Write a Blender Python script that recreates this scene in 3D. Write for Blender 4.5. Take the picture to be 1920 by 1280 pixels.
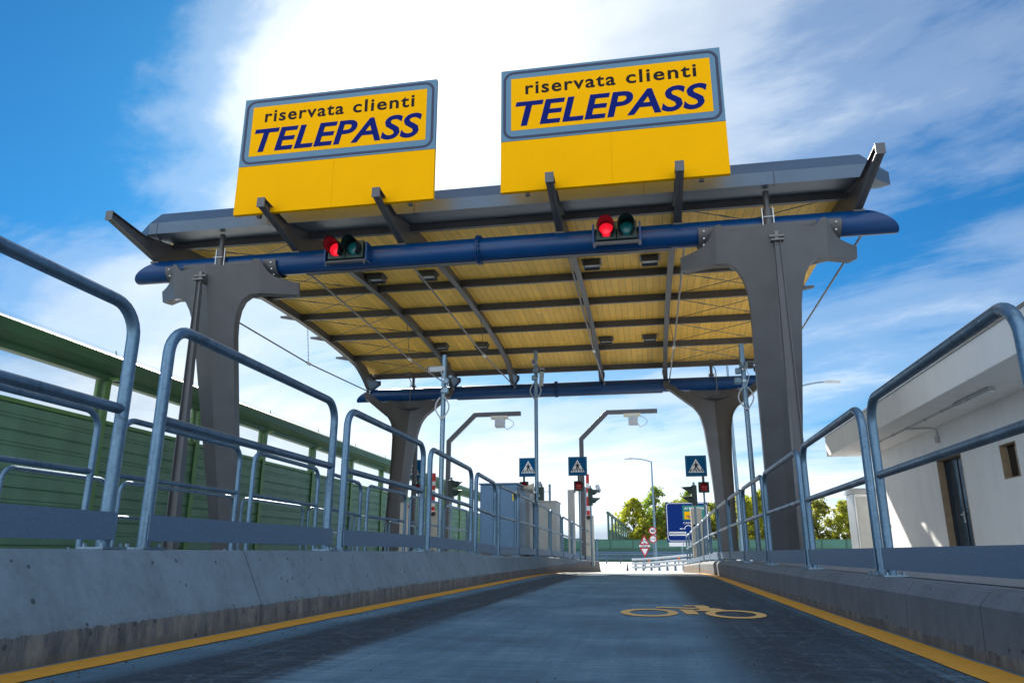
import bpy, bmesh, math, random
from math import sin, cos, pi, radians, sqrt, atan2
from mathutils import Vector, Matrix
random.seed(7)
S = bpy.context.scene
for o in list(bpy.data.objects): bpy.data.objects.remove(o)
COL = S.collection

# ------------------------------------------------------------------ camera
cd = bpy.data.cameras.new('camera'); cam = bpy.data.objects.new('camera', cd); COL.objects.link(cam); S.camera = cam
cd.sensor_width = 36; cd.lens = 36*1383/1920; cd.clip_start = .05; cd.clip_end = 9000
P, Y_, R_ = radians(15.97), radians(10.28), radians(.066)
fw = Vector((-sin(Y_)*cos(P), cos(Y_)*cos(P), sin(P))); rt0 = Vector((cos(Y_), sin(Y_), 0)); up0 = rt0.cross(fw)
rt = rt0*cos(R_)+up0*sin(R_); up = -rt0*sin(R_)+up0*cos(R_)
cam.matrix_world = Matrix(((rt.x, up.x, -fw.x, 0), (rt.y, up.y, -fw.y, 0), (rt.z, up.z, -fw.z, .45), (0, 0, 0, 1)))

# ------------------------------------------------------------------ light
SUN_EL, SUN_AZ = radians(32.0), radians(-22.0)      # azimuth measured from +Y towards +X
sd = Vector((sin(SUN_AZ)*cos(SUN_EL), cos(SUN_AZ)*cos(SUN_EL), sin(SUN_EL)))
sl = bpy.data.lights.new('sun', 'SUN'); sl.energy = 5.0; sl.angle = radians(.55); sl.color = (1, .93, .82)
so = bpy.data.objects.new('sun', sl); COL.objects.link(so); so.rotation_euler = sd.to_track_quat('Z', 'Y').to_euler(); so.location = (0, 0, 40)
S.view_settings.view_transform = 'Standard'; S.view_settings.look = 'None'; S.view_settings.gamma = 1
S.view_settings.exposure = .92
w = bpy.data.worlds.new('World'); S.world = w; w.use_nodes = True
nt = w.node_tree; nt.nodes.clear()
def N(nt, t, **k):
    n = nt.nodes.new(t)
    for a, b in k.items():
        if a in n.inputs.keys() if isinstance(a, str) else False: n.inputs[a].default_value = b
        else: setattr(n, a, b)
    return n
def L(nt, a, b): nt.links.new(a, b)
def M(nt, op, a, b=None, c=None, clamp=False):
    n = nt.nodes.new('ShaderNodeMath'); n.operation = op; n.use_clamp = clamp
    for i, v in enumerate((a, b, c)):
        if v is None: continue
        if isinstance(v, (int, float)): n.inputs[i].default_value = v
        else: nt.links.new(v, n.inputs[i])
    return n.outputs[0]
def MIX(nt, f, a, b, t='RGBA', blend='MIX'):
    n = nt.nodes.new('ShaderNodeMix'); n.data_type = t; n.blend_type = blend
    ins = [i for i in n.inputs if i.enabled]
    for s, v in zip(ins, (f, a, b)):
        if isinstance(v, (int, float)): s.default_value = v
        elif isinstance(v, (tuple, list)): s.default_value = (*v, 1) if len(v) == 3 else v
        else: nt.links.new(v, s)
    return [o for o in n.outputs if o.enabled][0]
def RAMP(nt, f, stops, interp='LINEAR'):
    n = nt.nodes.new('ShaderNodeValToRGB'); n.color_ramp.interpolation = interp
    e = n.color_ramp.elements
    while len(e) < len(stops): e.new(.5)
    for s, (p, c) in zip(e, stops):
        s.position = p; s.color = (c, c, c, 1) if isinstance(c, (int, float)) else (*c, 1)
    nt.links.new(f, n.inputs[0]); return n.outputs[0]
def NOISE(nt, vec, scale, detail=4, rough=.55, dist=0):
    n = nt.nodes.new('ShaderNodeTexNoise'); n.inputs['Scale'].default_value = scale; n.inputs['Detail'].default_value = detail
    n.inputs['Roughness'].default_value = rough; n.inputs['Distortion'].default_value = dist
    if vec is not None: nt.links.new(vec, n.inputs['Vector'])
    return n.outputs['Fac']
def MAP(nt, vec, scale=(1, 1, 1), loc=(0, 0, 0), rot=(0, 0, 0)):
    n = nt.nodes.new('ShaderNodeMapping'); n.inputs['Scale'].default_value = scale; n.inputs['Location'].default_value = loc; n.inputs['Rotation'].default_value = rot
    nt.links.new(vec, n.inputs['Vector']); return n.outputs[0]

sky = nt.nodes.new('ShaderNodeTexSky'); sky.sky_type = 'NISHITA'; sky.sun_disc = False
sky.sun_elevation = SUN_EL; sky.sun_rotation = SUN_AZ; sky.air_density = 1.1; sky.dust_density = .35; sky.ozone_density = 3.2
tc = nt.nodes.new('ShaderNodeTexCoord'); gen = tc.outputs['Generated']
sep = nt.nodes.new('ShaderNodeSeparateXYZ'); L(nt, gen, sep.inputs[0])
# the cloud deck: direction projected on a flat layer
h = M(nt, 'ADD', M(nt, 'MAXIMUM', sep.outputs[2], 0.0), .16)
cx = M(nt, 'DIVIDE', sep.outputs[0], h); cy = M(nt, 'DIVIDE', sep.outputs[1], h)
cmb = nt.nodes.new('ShaderNodeCombineXYZ'); L(nt, cx, cmb.inputs[0]); L(nt, cy, cmb.inputs[1])
rotv = MAP(nt, cmb.outputs[0], (1, 1, 1), (0, 0, 0), (0, 0, radians(28)))
n1 = NOISE(nt, MAP(nt, rotv, (.62, 1.0, 1), (3.1, 1.7, 0)), 1.1, 9, .60, .35)
n2 = NOISE(nt, MAP(nt, rotv, (.55, 1.2, 1), (8.1, 4.7, 0)), 2.6, 9, .62, .4)
def dotdir(d):
    n = nt.nodes.new('ShaderNodeVectorMath'); n.operation = 'DOT_PRODUCT'; L(nt, gen, n.inputs[0]); n.inputs[1].default_value = d; return n.outputs['Value']
def pdir(px, py):
    d = (fw + rt*((px-960)/1383) - up*((py-640)/1383)).normalized(); return d
sd_dot = dotdir(sd)
glow = M(nt, 'POWER', M(nt, 'MAXIMUM', sd_dot, 0), 24)
glow2 = M(nt, 'POWER', M(nt, 'MAXIMUM', sd_dot, 0), 60)
hz = M(nt, 'POWER', M(nt, 'SUBTRACT', 1, M(nt, 'MAXIMUM', sep.outputs[2], 0), clamp=True), 7)
dens = M(nt, 'ADD', M(nt, 'MULTIPLY', n1, .62), M(nt, 'MULTIPLY', n2, .38))
azs = M(nt, 'MULTIPLY', hz, M(nt, 'POWER', M(nt, 'MAXIMUM', dotdir(pdir(880, 1000)), 0), 5))
back = M(nt, 'MULTIPLY', RAMP(nt, dotdir((0, -.92, .39)), [(.15, 0), (.62, 1)]), 1.0)  # added cloud bank behind the camera, brightens signs, columns and ceiling
bias = M(nt, 'ADD', M(nt, 'ADD', M(nt, 'MULTIPLY', glow, .36), M(nt, 'MULTIPLY', azs, .62)), M(nt, 'MULTIPLY', back, .26))
def lobe(px, py, p, k): return M(nt, 'MULTIPLY', M(nt, 'POWER', M(nt, 'MAXIMUM', dotdir(pdir(px, py)), 0), p), k)
bias = M(nt, 'ADD', bias, M(nt, 'ADD', M(nt, 'MULTIPLY', hz, .16), M(nt, 'ADD', lobe(1500, 120, 30, .13), lobe(1100, 60, 45, .22))))
bias = M(nt, 'SUBTRACT', M(nt, 'ADD', bias, lobe(260, 650, 26, .22)), M(nt, 'ADD', .075, lobe(70, 110, 22, .22)))
dens = M(nt, 'ADD', dens, bias)
cov = RAMP(nt, dens, [(.43, 0), (.54, .26), (.66, .66), (.84, 1)], 'EASE')
shade = NOISE(nt, MAP(nt, rotv, (.8, 1.3, 1), (1, 9, 0)), 1.6, 6, .55, .3)
cb = M(nt, 'ADD', M(nt, 'ADD', M(nt, 'ADD', .47, M(nt, 'MULTIPLY', azs, .32)), M(nt, 'MULTIPLY', glow2, .32)), M(nt, 'ADD', M(nt, 'MULTIPLY', shade, .22), M(nt, 'MULTIPLY', back, .50)))
ccol = MIX(nt, M(nt, 'MULTIPLY', glow, 1.0, clamp=True), (.80, .90, 1.0), (1, .985, .96))
cc = nt.nodes.new('ShaderNodeVectorMath'); cc.operation = 'SCALE'; L(nt, ccol, cc.inputs[0]); L(nt, cb, cc.inputs['Scale'])
sk = nt.nodes.new('ShaderNodeVectorMath'); sk.operation = 'MULTIPLY'; L(nt, sky.outputs[0], sk.inputs[0]); sk.inputs[1].default_value = (.008, .036, .056)
fin = MIX(nt, cov, sk.outputs[0], cc.outputs[0])
bg = nt.nodes.new('ShaderNodeBackground'); L(nt, fin, bg.inputs[0]); bg.inputs[1].default_value = 1.0
wo = nt.nodes.new('ShaderNodeOutputWorld'); L(nt, bg.outputs[0], wo.inputs[0])

# ------------------------------------------------------------------ materials
MATS = {}
def mat(name):
    m = bpy.data.materials.new(name); m.use_nodes = True; MATS[name] = m
    t = m.node_tree; b = t.nodes['Principled BSDF']; tcn = t.nodes.new('ShaderNodeTexCoord')
    return m, t, b, tcn.outputs['Object']
def setc(t, b, col):
    if isinstance(col, (tuple, list)): b.inputs['Base Color'].default_value = (*col, 1)
    else: t.links.new(col, b.inputs['Base Color'])
def bump(t, b, hgt, strength, dist=.01):
    n = t.nodes.new('ShaderNodeBump'); n.inputs['Strength'].default_value = strength; n.inputs['Distance'].default_value = dist
    t.links.new(hgt, n.inputs['Height']); t.links.new(n.outputs[0], b.inputs['Normal'])
def simple(name, col, rough=.5, metal=0, var=.15, vscale=6, spec=.5, coat=0, bmp=0):
    m, t, b, v = mat(name)
    n = NOISE(t, v, vscale, 6, .6)
    c = MIX(t, RAMP(t, n, [(.3, 0), (.7, 1)]), tuple(x*(1-var) for x in col), tuple(min(1, x*(1+var)) for x in col))
    setc(t, b, c); b.inputs['Metallic'].default_value = metal; b.inputs['Specular IOR Level'].default_value = spec
    t.links.new(M(t, 'ADD', M(t, 'MULTIPLY', NOISE(t, v, vscale*4, 3), .12), rough-.06), b.inputs['Roughness'])
    if coat: b.inputs['Coat Weight'].default_value = coat; b.inputs['Coat Roughness'].default_value = .15
    if bmp: bump(t, b, NOISE(t, v, vscale*12, 4), bmp, .004)
    return m
simple('steel_paint', (.098, .102, .112), .45, .25, .12, 2.2, .5)
simple('roof_metal', (.085, .125, .175), .42, .45, .10, 1.2)
simple('blue_paint', (.001, .048, .175), .32, 0, .12, 1.5, .4, .1)
simple('traffic_blue', (.005, .06, .27), .35)
simple('rod_steel', (.16, .16, .165), .4, .7)
simple('zinc_bright', (.55, .57, .58), .35, .9, .1, 30)
simple('black_plastic', (.012, .015, .016), .35)
simple('dark_green_plastic', (.018, .045, .042), .45)
simple('sign_back', (.25, .27, .28), .5, .6)
simple('sign_yellow', (.86, .42, .0), .7, 0, .03, 1, .05)
simple('sign_greyblue', (.075, .18, .28), .42, 0, .04, 1)
simple('sign_navy', (.012, .018, .06), .4)
simple('text_black', (.014, .012, .016), .6, 0, .02, 6, .1)
simple('text_blue', (.0, .008, .14), .6, 0, .02, 6, .1)
simple('sign_blue', (.0, .085, .22), .5, 0, .03, 6, .12)
simple('sign_darkblue', (.0, .022, .15), .5, 0, .03, 6, .12)
simple('sign_green', (.0, .17, .13), .35, 0, .03)
simple('sign_white', (.72, .74, .76), .4, 0, .02)
simple('sign_red', (.42, .012, .025), .4)
simple('white_paint', (.74, .76, .78), .45, 0, .05)
simple('red_paint', (.55, .02, .015), .4)
simple('beige_paint', (.48, .46, .40), .5, 0, .08)
simple('cabinet_blue', (.10, .19, .30), .4, .3, .05)
simple('cabinet_grey', (.42, .43, .42), .45, .1, .06)
simple('plastic_grey', (.45, .48, .50), .5)
simple('horn_cream', (.62, .58, .45), .5)
simple('sticker_yellow', (.8, .62, .02), .5)
simple('dark_glass', (.01, .012, .014), .08)
simple('orange_reflector', (.8, .16, .02), .4)
simple('barrier_green', (.095, .195, .12), .5, 0, .2, 1.2)
simple('barrier_post_green', (.085, .19, .045), .42, 0, .12, 2)
simple('cap_green', (.035, .105, .04), .5, 0, .12, 1)
simple('far_green', (.05, .16, .12), .5, 0, .15, .4)
simple('far_green_dark', (.025, .09, .065), .5, 0, .15, .4)
simple('rail_far_steel', (.10, .17, .25), .45, .4, .2, 1)
simple('guard_steel', (.60, .63, .66), .38, .55, .1, 4)
simple('tan_reveal', (.33, .24, .15), .7)
simple('door_blue', (.06, .14, .24), .14, .85, .08, .8)
simple('dark_frame', (.02, .018, .02), .35)
simple('lens_glass', (.75, .78, .8), .2)
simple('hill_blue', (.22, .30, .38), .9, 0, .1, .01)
simple('bark', (.10, .075, .05), .9, 0, .3, 8)

def emis(name, col, e, ecol=None, rough=.25):
    m, t, b, v = mat(name); setc(t, b, col); b.inputs['Roughness'].default_value = rough
    vor = t.nodes.new('ShaderNodeTexVoronoi'); vor.inputs['Scale'].default_value = 34; t.links.new(v, vor.inputs['Vector'])
    b.inputs['Emission Color'].default_value = (*(ecol or col), 1)
    t.links.new(M(t, 'MULTIPLY', RAMP(t, vor.outputs['Distance'], [(0, 1.), (.7, .55)]), e), b.inputs['Emission Strength'])
    return m
emis('red_lens', (.75, .01, .03), .6, (1, .01, .03))
emis('red_lens_dim', (.22, .006, .012), .02, (1, .02, .03))
simple('green_lens', (.01, .16, .17), .18)
simple('fluor_cover', (.78, .80, .80), .4, 0, .02)

def galv(name, base, rough):
    m, t, b, v = mat(name)
    n = NOISE(t, v, 38, 5, .65); n2 = NOISE(t, MAP(t, v, (1, 1, .25)), 9, 4, .6); n3 = NOISE(t, v, 170, 2)
    f = M(t, 'ADD', M(t, 'MULTIPLY', n, .5), M(t, 'MULTIPLY', n2, .5))
    c = RAMP(t, f, [(.33, tuple(x*.48 for x in base)), (.48, tuple(x*.88 for x in base)), (.60, base), (.72, tuple(min(1, x*1.5) for x in base))])
    setc(t, b, c); b.inputs['Metallic'].default_value = .78
    t.links.new(RAMP(t, f, [(.3, rough+.12), (.7, rough-.08)]), b.inputs['Roughness'])
    bump(t, b, M(t, 'ADD', n, M(t, 'MULTIPLY', n3, .5)), .35, .002)
    return m
galv('galvanised', (.15, .25, .35), .40)
simple('galv_plate', (.13, .21, .31), .55, .45, .10, 60, .5, 0, .1)
galv('galv_pole', (.22, .32, .40), .42)

def wood():
    m, t, b, v = mat('wood_deck')
    s = t.nodes.new('ShaderNodeSeparateXYZ'); t.links.new(v, s.inputs[0])
    PW = .19
    xi = M(t, 'FLOOR', M(t, 'DIVIDE', s.outputs[0], PW)); fr = M(t, 'FRACT', M(t, 'DIVIDE', s.outputs[0], PW))
    wn = t.nodes.new('ShaderNodeTexWhiteNoise'); wn.noise_dimensions = '1D'; t.links.new(xi, wn.inputs['W'])
    # board ends along Y, staggered
    yo = M(t, 'ADD', s.outputs[1], M(t, 'MULTIPLY', wn.outputs['Value'], 4))
    yi = M(t, 'FLOOR', M(t, 'DIVIDE', yo, 3.9)); yf = M(t, 'FRACT', M(t, 'DIVIDE', yo, 3.9))
    w2 = t.nodes.new('ShaderNodeTexWhiteNoise'); w2.noise_dimensions = '2D'; cb = t.nodes.new('ShaderNodeCombineXYZ')
    t.links.new(xi, cb.inputs[0]); t.links.new(yi, cb.inputs[1]); t.links.new(cb.outputs[0], w2.inputs['Vector'])
    off = t.nodes.new('ShaderNodeCombineXYZ'); t.links.new(M(t, 'MULTIPLY', w2.outputs['Value'], 37), off.inputs[0]); t.links.new(M(t, 'MULTIPLY', wn.outputs['Value'], 11), off.inputs[1])
    va = t.nodes.new('ShaderNodeVectorMath'); t.links.new(v, va.inputs[0]); t.links.new(off.outputs[0], va.inputs[1])
    g = NOISE(t, MAP(t, va.outputs[0], (22, 1.1, 1)), 1.6, 6, .6, .6)
    kn = t.nodes.new('ShaderNodeTexVoronoi'); kn.inputs['Scale'].default_value = 1; t.links.new(MAP(t, va.outputs[0], (8.5, 3.2, 1)), kn.inputs['Vector'])
    knf = RAMP(t, kn.outputs['Distance'], [(.05, 1), (.13, 0)])
    wk = t.nodes.new('ShaderNodeSeparateColor'); t.links.new(kn.outputs['Color'], wk.inputs[0])
    knf = M(t, 'MULTIPLY', knf, M(t, 'GREATER_THAN', wk.outputs[0], .55))
    c = RAMP(t, g, [(.3, (.86, .49, .07)), (.5, (.94, .575, .10)), (.7, (.96, .65, .15))])
    tint = RAMP(t, w2.outputs['Value'], [(0, .88), (1, 1.08)])
    c = MIX(t, 1., c, tint, blend='MULTIPLY')
    c = MIX(t, M(t, 'MULTIPLY', knf, .75), c, (.20, .10, .035))
    gap = M(t, 'MAXIMUM', M(t, 'LESS_THAN', fr, .045), M(t, 'LESS_THAN', yf, .002))
    c = MIX(t, M(t, 'MULTIPLY', gap, .75), c, (.10, .055, .02))
    setc(t, b, c); b.inputs['Roughness'].default_value = .62
    bump(t, b, M(t, 'SUBTRACT', 1, gap), .4, .004)
wood()

def concrete(name, base, dirty_z=None, pits=True, joint=None, warm=0.):
    m, t, b, v = mat(name)
    s = t.nodes.new('ShaderNodeSeparateXYZ'); t.links.new(v, s.inputs[0])
    n = NOISE(t, v, 3.2, 8, .62); n2 = NOISE(t, v, 26, 6, .7)
    f = M(t, 'ADD', M(t, 'MULTIPLY', n, .6), M(t, 'MULTIPLY', n2, .4))
    c = RAMP(t, f, [(.3, tuple(x*.68 for x in base)), (.5, base), (.7, tuple(x*1.2 for x in base))])
    if dirty_z:
        st = NOISE(t, MAP(t, v, (1, 1, .30)), 9, 9, .78); 
        lim = M(t, 'ADD', dirty_z, M(t, 'MULTIPLY', M(t, 'ADD', M(t, 'MULTIPLY', M(t, 'SUBTRACT', NOISE(t, v, 28, 6, .75), .5), .05), M(t, 'MULTIPLY', M(t, 'SUBTRACT', NOISE(t, v, 4, 5, .7), .5), .04)), 1.0))
        d = M(t, 'LESS_THAN', s.outputs[2], lim)
        dc = RAMP(t, st, [(.40, (.045, .042, .042)), (.5, (.115, .105, .10)), (.60, (.20, .18, .15))])
        c = MIX(t, M(t, 'MULTIPLY', d, .85), c, dc)
        # rust coloured grime at the very foot
        ft = RAMP(t, M(t, 'ADD', s.outputs[2], M(t, 'MULTIPLY', n2, .03)), [(.015, 1), (.06, 0)])
        c = MIX(t, M(t, 'MULTIPLY', ft, .5), c, (.16, .105, .045))
    stn = RAMP(t, NOISE(t, MAP(t, v, (1.6, 1.6, .25)), 3.1, 6, .7), [(.5, 0), (.68, 1)])
    c = MIX(t, M(t, 'MULTIPLY', stn, .4), c, tuple(x*.5 for x in base))
    hgt = n2
    if pits:
        vo = t.nodes.new('ShaderNodeTexVoronoi'); vo.inputs['Scale'].default_value = 15; t.links.new(v, vo.inputs['Vector'])
        wk = t.nodes.new('ShaderNodeSeparateColor'); t.links.new(vo.outputs['Color'], wk.inputs[0])
        rr = M(t, 'MULTIPLY', RAMP(t, wk.outputs[0], [(.45, 0), (1, 1)]), .20)
        pt = M(t, 'LESS_THAN', vo.outputs['Distance'], rr)
        c = MIX(t, M(t, 'MULTIPLY', pt, .8), c, tuple(x*.18 for x in base)); hgt = M(t, 'SUBTRACT', n2, M(t, 'MULTIPLY', pt, 3))
    if joint:
        jf = M(t, 'FRACT', M(t, 'DIVIDE', M(t, 'ADD', s.outputs[1], 50+.3), joint))
        jj = M(t, 'LESS_THAN', jf, .010/joint); c = MIX(t, M(t, 'MULTIPLY', jj, .8), c, (.03, .03, .03))
        hgt = M(t, 'SUBTRACT', hgt, M(t, 'MULTIPLY', jj, 5))
    setc(t, b, c); b.inputs['Roughness'].default_value = .8
    bump(t, b, hgt, .5, .006); return m
concrete('kerb_left', (.155, .215, .262), .125, True, 4.2)
concrete('kerb_right', (.112, .132, .155), .05, True, 1.0)
concrete('pale_paving', (.50, .49, .47), None, False, 2.0)
concrete('island_top', (.30, .31, .32), None, False, 1.5)

def pavers():
    m, t, b, v = mat('paver_top')
    br = t.nodes.new('ShaderNodeTexBrick'); br.inputs['Scale'].default_value = 1; br.inputs['Brick Width'].default_value = .2; br.inputs['Row Height'].default_value = .1
    br.inputs['Mortar Size'].default_value = .006; t.links.new(v, br.inputs['Vector'])
    br.inputs['Color1'].default_value = (.17, .18, .19, 1); br.inputs['Color2'].default_value = (.23, .24, .25, 1); br.inputs['Mortar'].default_value = (.04, .04, .04, 1)
    c = MIX(t, NOISE(t, v, 9, 6), br.outputs['Color'], (.12, .12, .13)); setc(t, b, c); b.inputs['Roughness'].default_value = .8
    bump(t, b, M(t, 'SUBTRACT', 1, br.outputs['Fac']), .5, .004)
pavers()

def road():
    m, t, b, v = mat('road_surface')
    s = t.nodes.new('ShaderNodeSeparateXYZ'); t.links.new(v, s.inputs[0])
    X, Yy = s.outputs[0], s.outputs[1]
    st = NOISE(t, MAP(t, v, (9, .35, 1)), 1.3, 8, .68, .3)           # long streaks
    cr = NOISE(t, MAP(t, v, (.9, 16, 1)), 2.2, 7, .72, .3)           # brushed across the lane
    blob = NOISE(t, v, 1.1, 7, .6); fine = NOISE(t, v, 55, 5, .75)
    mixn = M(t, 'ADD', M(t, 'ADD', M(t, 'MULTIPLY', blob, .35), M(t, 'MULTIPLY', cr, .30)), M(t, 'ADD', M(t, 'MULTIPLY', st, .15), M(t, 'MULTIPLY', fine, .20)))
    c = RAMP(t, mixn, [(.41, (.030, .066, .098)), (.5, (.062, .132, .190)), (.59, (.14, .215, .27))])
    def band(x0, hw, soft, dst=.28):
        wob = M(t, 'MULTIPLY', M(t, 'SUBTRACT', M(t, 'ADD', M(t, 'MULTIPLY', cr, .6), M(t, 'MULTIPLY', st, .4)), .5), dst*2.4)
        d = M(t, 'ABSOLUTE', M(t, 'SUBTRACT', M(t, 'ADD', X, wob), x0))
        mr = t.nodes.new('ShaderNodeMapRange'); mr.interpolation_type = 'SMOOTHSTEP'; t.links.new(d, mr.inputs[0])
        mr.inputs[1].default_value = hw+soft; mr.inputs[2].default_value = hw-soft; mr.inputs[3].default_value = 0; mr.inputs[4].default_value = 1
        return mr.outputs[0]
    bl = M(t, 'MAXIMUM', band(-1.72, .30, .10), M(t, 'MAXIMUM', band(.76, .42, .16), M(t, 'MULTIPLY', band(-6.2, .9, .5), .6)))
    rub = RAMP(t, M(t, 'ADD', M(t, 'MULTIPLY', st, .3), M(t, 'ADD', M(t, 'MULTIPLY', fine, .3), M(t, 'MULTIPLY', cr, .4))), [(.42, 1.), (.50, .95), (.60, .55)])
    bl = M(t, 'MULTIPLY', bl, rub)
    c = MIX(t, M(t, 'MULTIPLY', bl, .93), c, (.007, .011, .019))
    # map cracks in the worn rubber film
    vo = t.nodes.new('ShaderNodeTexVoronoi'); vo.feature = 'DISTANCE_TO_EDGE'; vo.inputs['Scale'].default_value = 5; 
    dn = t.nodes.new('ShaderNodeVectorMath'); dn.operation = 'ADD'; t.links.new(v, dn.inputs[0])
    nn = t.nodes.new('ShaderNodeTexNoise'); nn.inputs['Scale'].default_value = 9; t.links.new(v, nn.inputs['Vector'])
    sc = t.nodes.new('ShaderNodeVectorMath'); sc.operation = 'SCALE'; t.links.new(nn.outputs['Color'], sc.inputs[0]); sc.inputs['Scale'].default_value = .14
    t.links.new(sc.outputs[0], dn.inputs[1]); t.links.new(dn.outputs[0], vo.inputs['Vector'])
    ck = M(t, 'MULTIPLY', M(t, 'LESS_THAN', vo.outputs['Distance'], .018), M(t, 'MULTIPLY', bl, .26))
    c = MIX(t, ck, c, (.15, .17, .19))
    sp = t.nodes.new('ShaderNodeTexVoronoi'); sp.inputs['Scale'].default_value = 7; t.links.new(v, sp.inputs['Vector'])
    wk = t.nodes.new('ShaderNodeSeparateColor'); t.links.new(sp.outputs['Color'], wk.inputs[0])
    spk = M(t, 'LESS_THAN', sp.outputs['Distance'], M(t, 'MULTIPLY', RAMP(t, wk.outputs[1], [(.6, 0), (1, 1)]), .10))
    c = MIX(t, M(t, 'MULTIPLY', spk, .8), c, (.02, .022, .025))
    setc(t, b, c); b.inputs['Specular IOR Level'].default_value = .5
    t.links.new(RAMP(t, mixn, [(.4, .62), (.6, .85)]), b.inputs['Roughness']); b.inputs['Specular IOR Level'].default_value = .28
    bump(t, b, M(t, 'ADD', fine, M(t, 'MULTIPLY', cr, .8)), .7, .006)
road()
def pale_road_mat():
    m, t, b, v = mat('pale_sunlit_road')  # road coloured pale as if sunlit, also bounces light to the ceiling
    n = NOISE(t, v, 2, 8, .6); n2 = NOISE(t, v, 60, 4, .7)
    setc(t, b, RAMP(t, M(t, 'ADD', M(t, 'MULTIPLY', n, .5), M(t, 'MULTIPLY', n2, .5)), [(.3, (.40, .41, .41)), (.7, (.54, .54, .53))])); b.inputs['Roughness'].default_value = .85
pale_road_mat()
def linepaint(name, col, worn):
    m, t, b, v = mat(name)
    n = NOISE(t, v, 14, 8, .75); n2 = NOISE(t, MAP(t, v, (1, .3, 1)), 40, 5, .7)
    c = MIX(t, RAMP(t, n, [(.3, 0), (.75, 1)]), tuple(x*.68 for x in col), col)
    wr = RAMP(t, M(t, 'ADD', M(t, 'MULTIPLY', n, .5), M(t, 'MULTIPLY', n2, .5)), [(worn, 0), (worn+.06, 1)])
    c = MIX(t, wr, c, (.09, .10, .11)); setc(t, b, c); b.inputs['Roughness'].default_value = .7
linepaint('yellow_line', (.62, .29, .012), .66)
linepaint('symbol_paint', (.66, .40, .13), .66)
def plaster():
    m, t, b, v = mat('white_plaster')
    n = NOISE(t, v, 2.2, 8, .65); n2 = NOISE(t, MAP(t, v, (1, 1, .15)), 3, 5, .6); n3 = NOISE(t, v, 130, 3)
    c = RAMP(t, M(t, 'ADD', M(t, 'MULTIPLY', n, .5), M(t, 'MULTIPLY', n2, .5)), [(.35, (.80, .795, .78)), (.5, (.86, .858, .85)), (.68, (.89, .888, .88))])
    setc(t, b, c); b.inputs['Roughness'].default_value = .85; bump(t, b, n3, .3, .003)
plaster()
def foliage(name, cols):
    m, t, b, v = mat(name)
    gm = t.nodes.new('ShaderNodeNewGeometry')
    c = RAMP(t, gm.outputs['Random Per Island'], [(i/(len(cols)-1), cc) for i, cc in enumerate(cols)])
    cl = RAMP(t, NOISE(t, v, .55, 3), [(.35, .6), (.65, 1.25)]); c = MIX(t, 1., c, cl, blend='MULTIPLY')
    setc(t, b, c); b.inputs['Roughness'].default_value = .6
    tr = t.nodes.new('ShaderNodeBsdfTranslucent'); 
    c2 = MIX(t, 1., c, (1.8, 2.0, .8), blend='MULTIPLY'); t.links.new(c2, tr.inputs[0])
    mx = t.nodes.new('ShaderNodeMixShader'); mx.inputs[0].default_value = .60
    t.links.new(b.outputs[0], mx.inputs[1]); t.links.new(tr.outputs[0], mx.inputs[2]); t.links.new(mx.outputs[0], t.nodes['Material Output'].inputs[0])
foliage('leaves_yellow', [(.20, .18, .03), (.28, .27, .04), (.36, .33, .05), (.18, .24, .05)])
foliage('leaves_green', [(.11, .16, .05), (.17, .24, .06), (.24, .29, .08), (.28, .30, .10)])
foliage('leaves_olive', [(.11, .12, .035), (.17, .18, .045), (.23, .24, .05), (.28, .21, .045)])
def bounce_ground_mat():
    m, t, b, v = mat('bounce_ground')  # surroundings paled to bounce sunlight up onto the timber ceiling
    n = NOISE(t, v, .3, 8, .7); setc(t, b, RAMP(t, n, [(.3, (.44, .42, .37)), (.7, (.56, .54, .49))])); b.inputs['Roughness'].default_value = .95
bounce_ground_mat()
def frosted():
    m, t, b, v = mat('clear_panel')
    b.inputs['Base Color'].default_value = (.82, .86, .9, 1); b.inputs['Roughness'].default_value = .25
    tr = t.nodes.new('ShaderNodeBsdfTransparent'); tr.inputs[0].default_value = (.93, .95, .97, 1)
    mx = t.nodes.new('ShaderNodeMixShader')
    n = NOISE(t, MAP(t, v, (1, .5, 2)), 1.3, 4); t.links.new(RAMP(t, n, [(.3, .04), (.7, .13)]), mx.inputs[0])
    t.links.new(tr.outputs[0], mx.inputs[1]); t.links.new(b.outputs[0], mx.inputs[2]); t.links.new(mx.outputs[0], t.nodes['Material Output'].inputs[0])
frosted()

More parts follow.
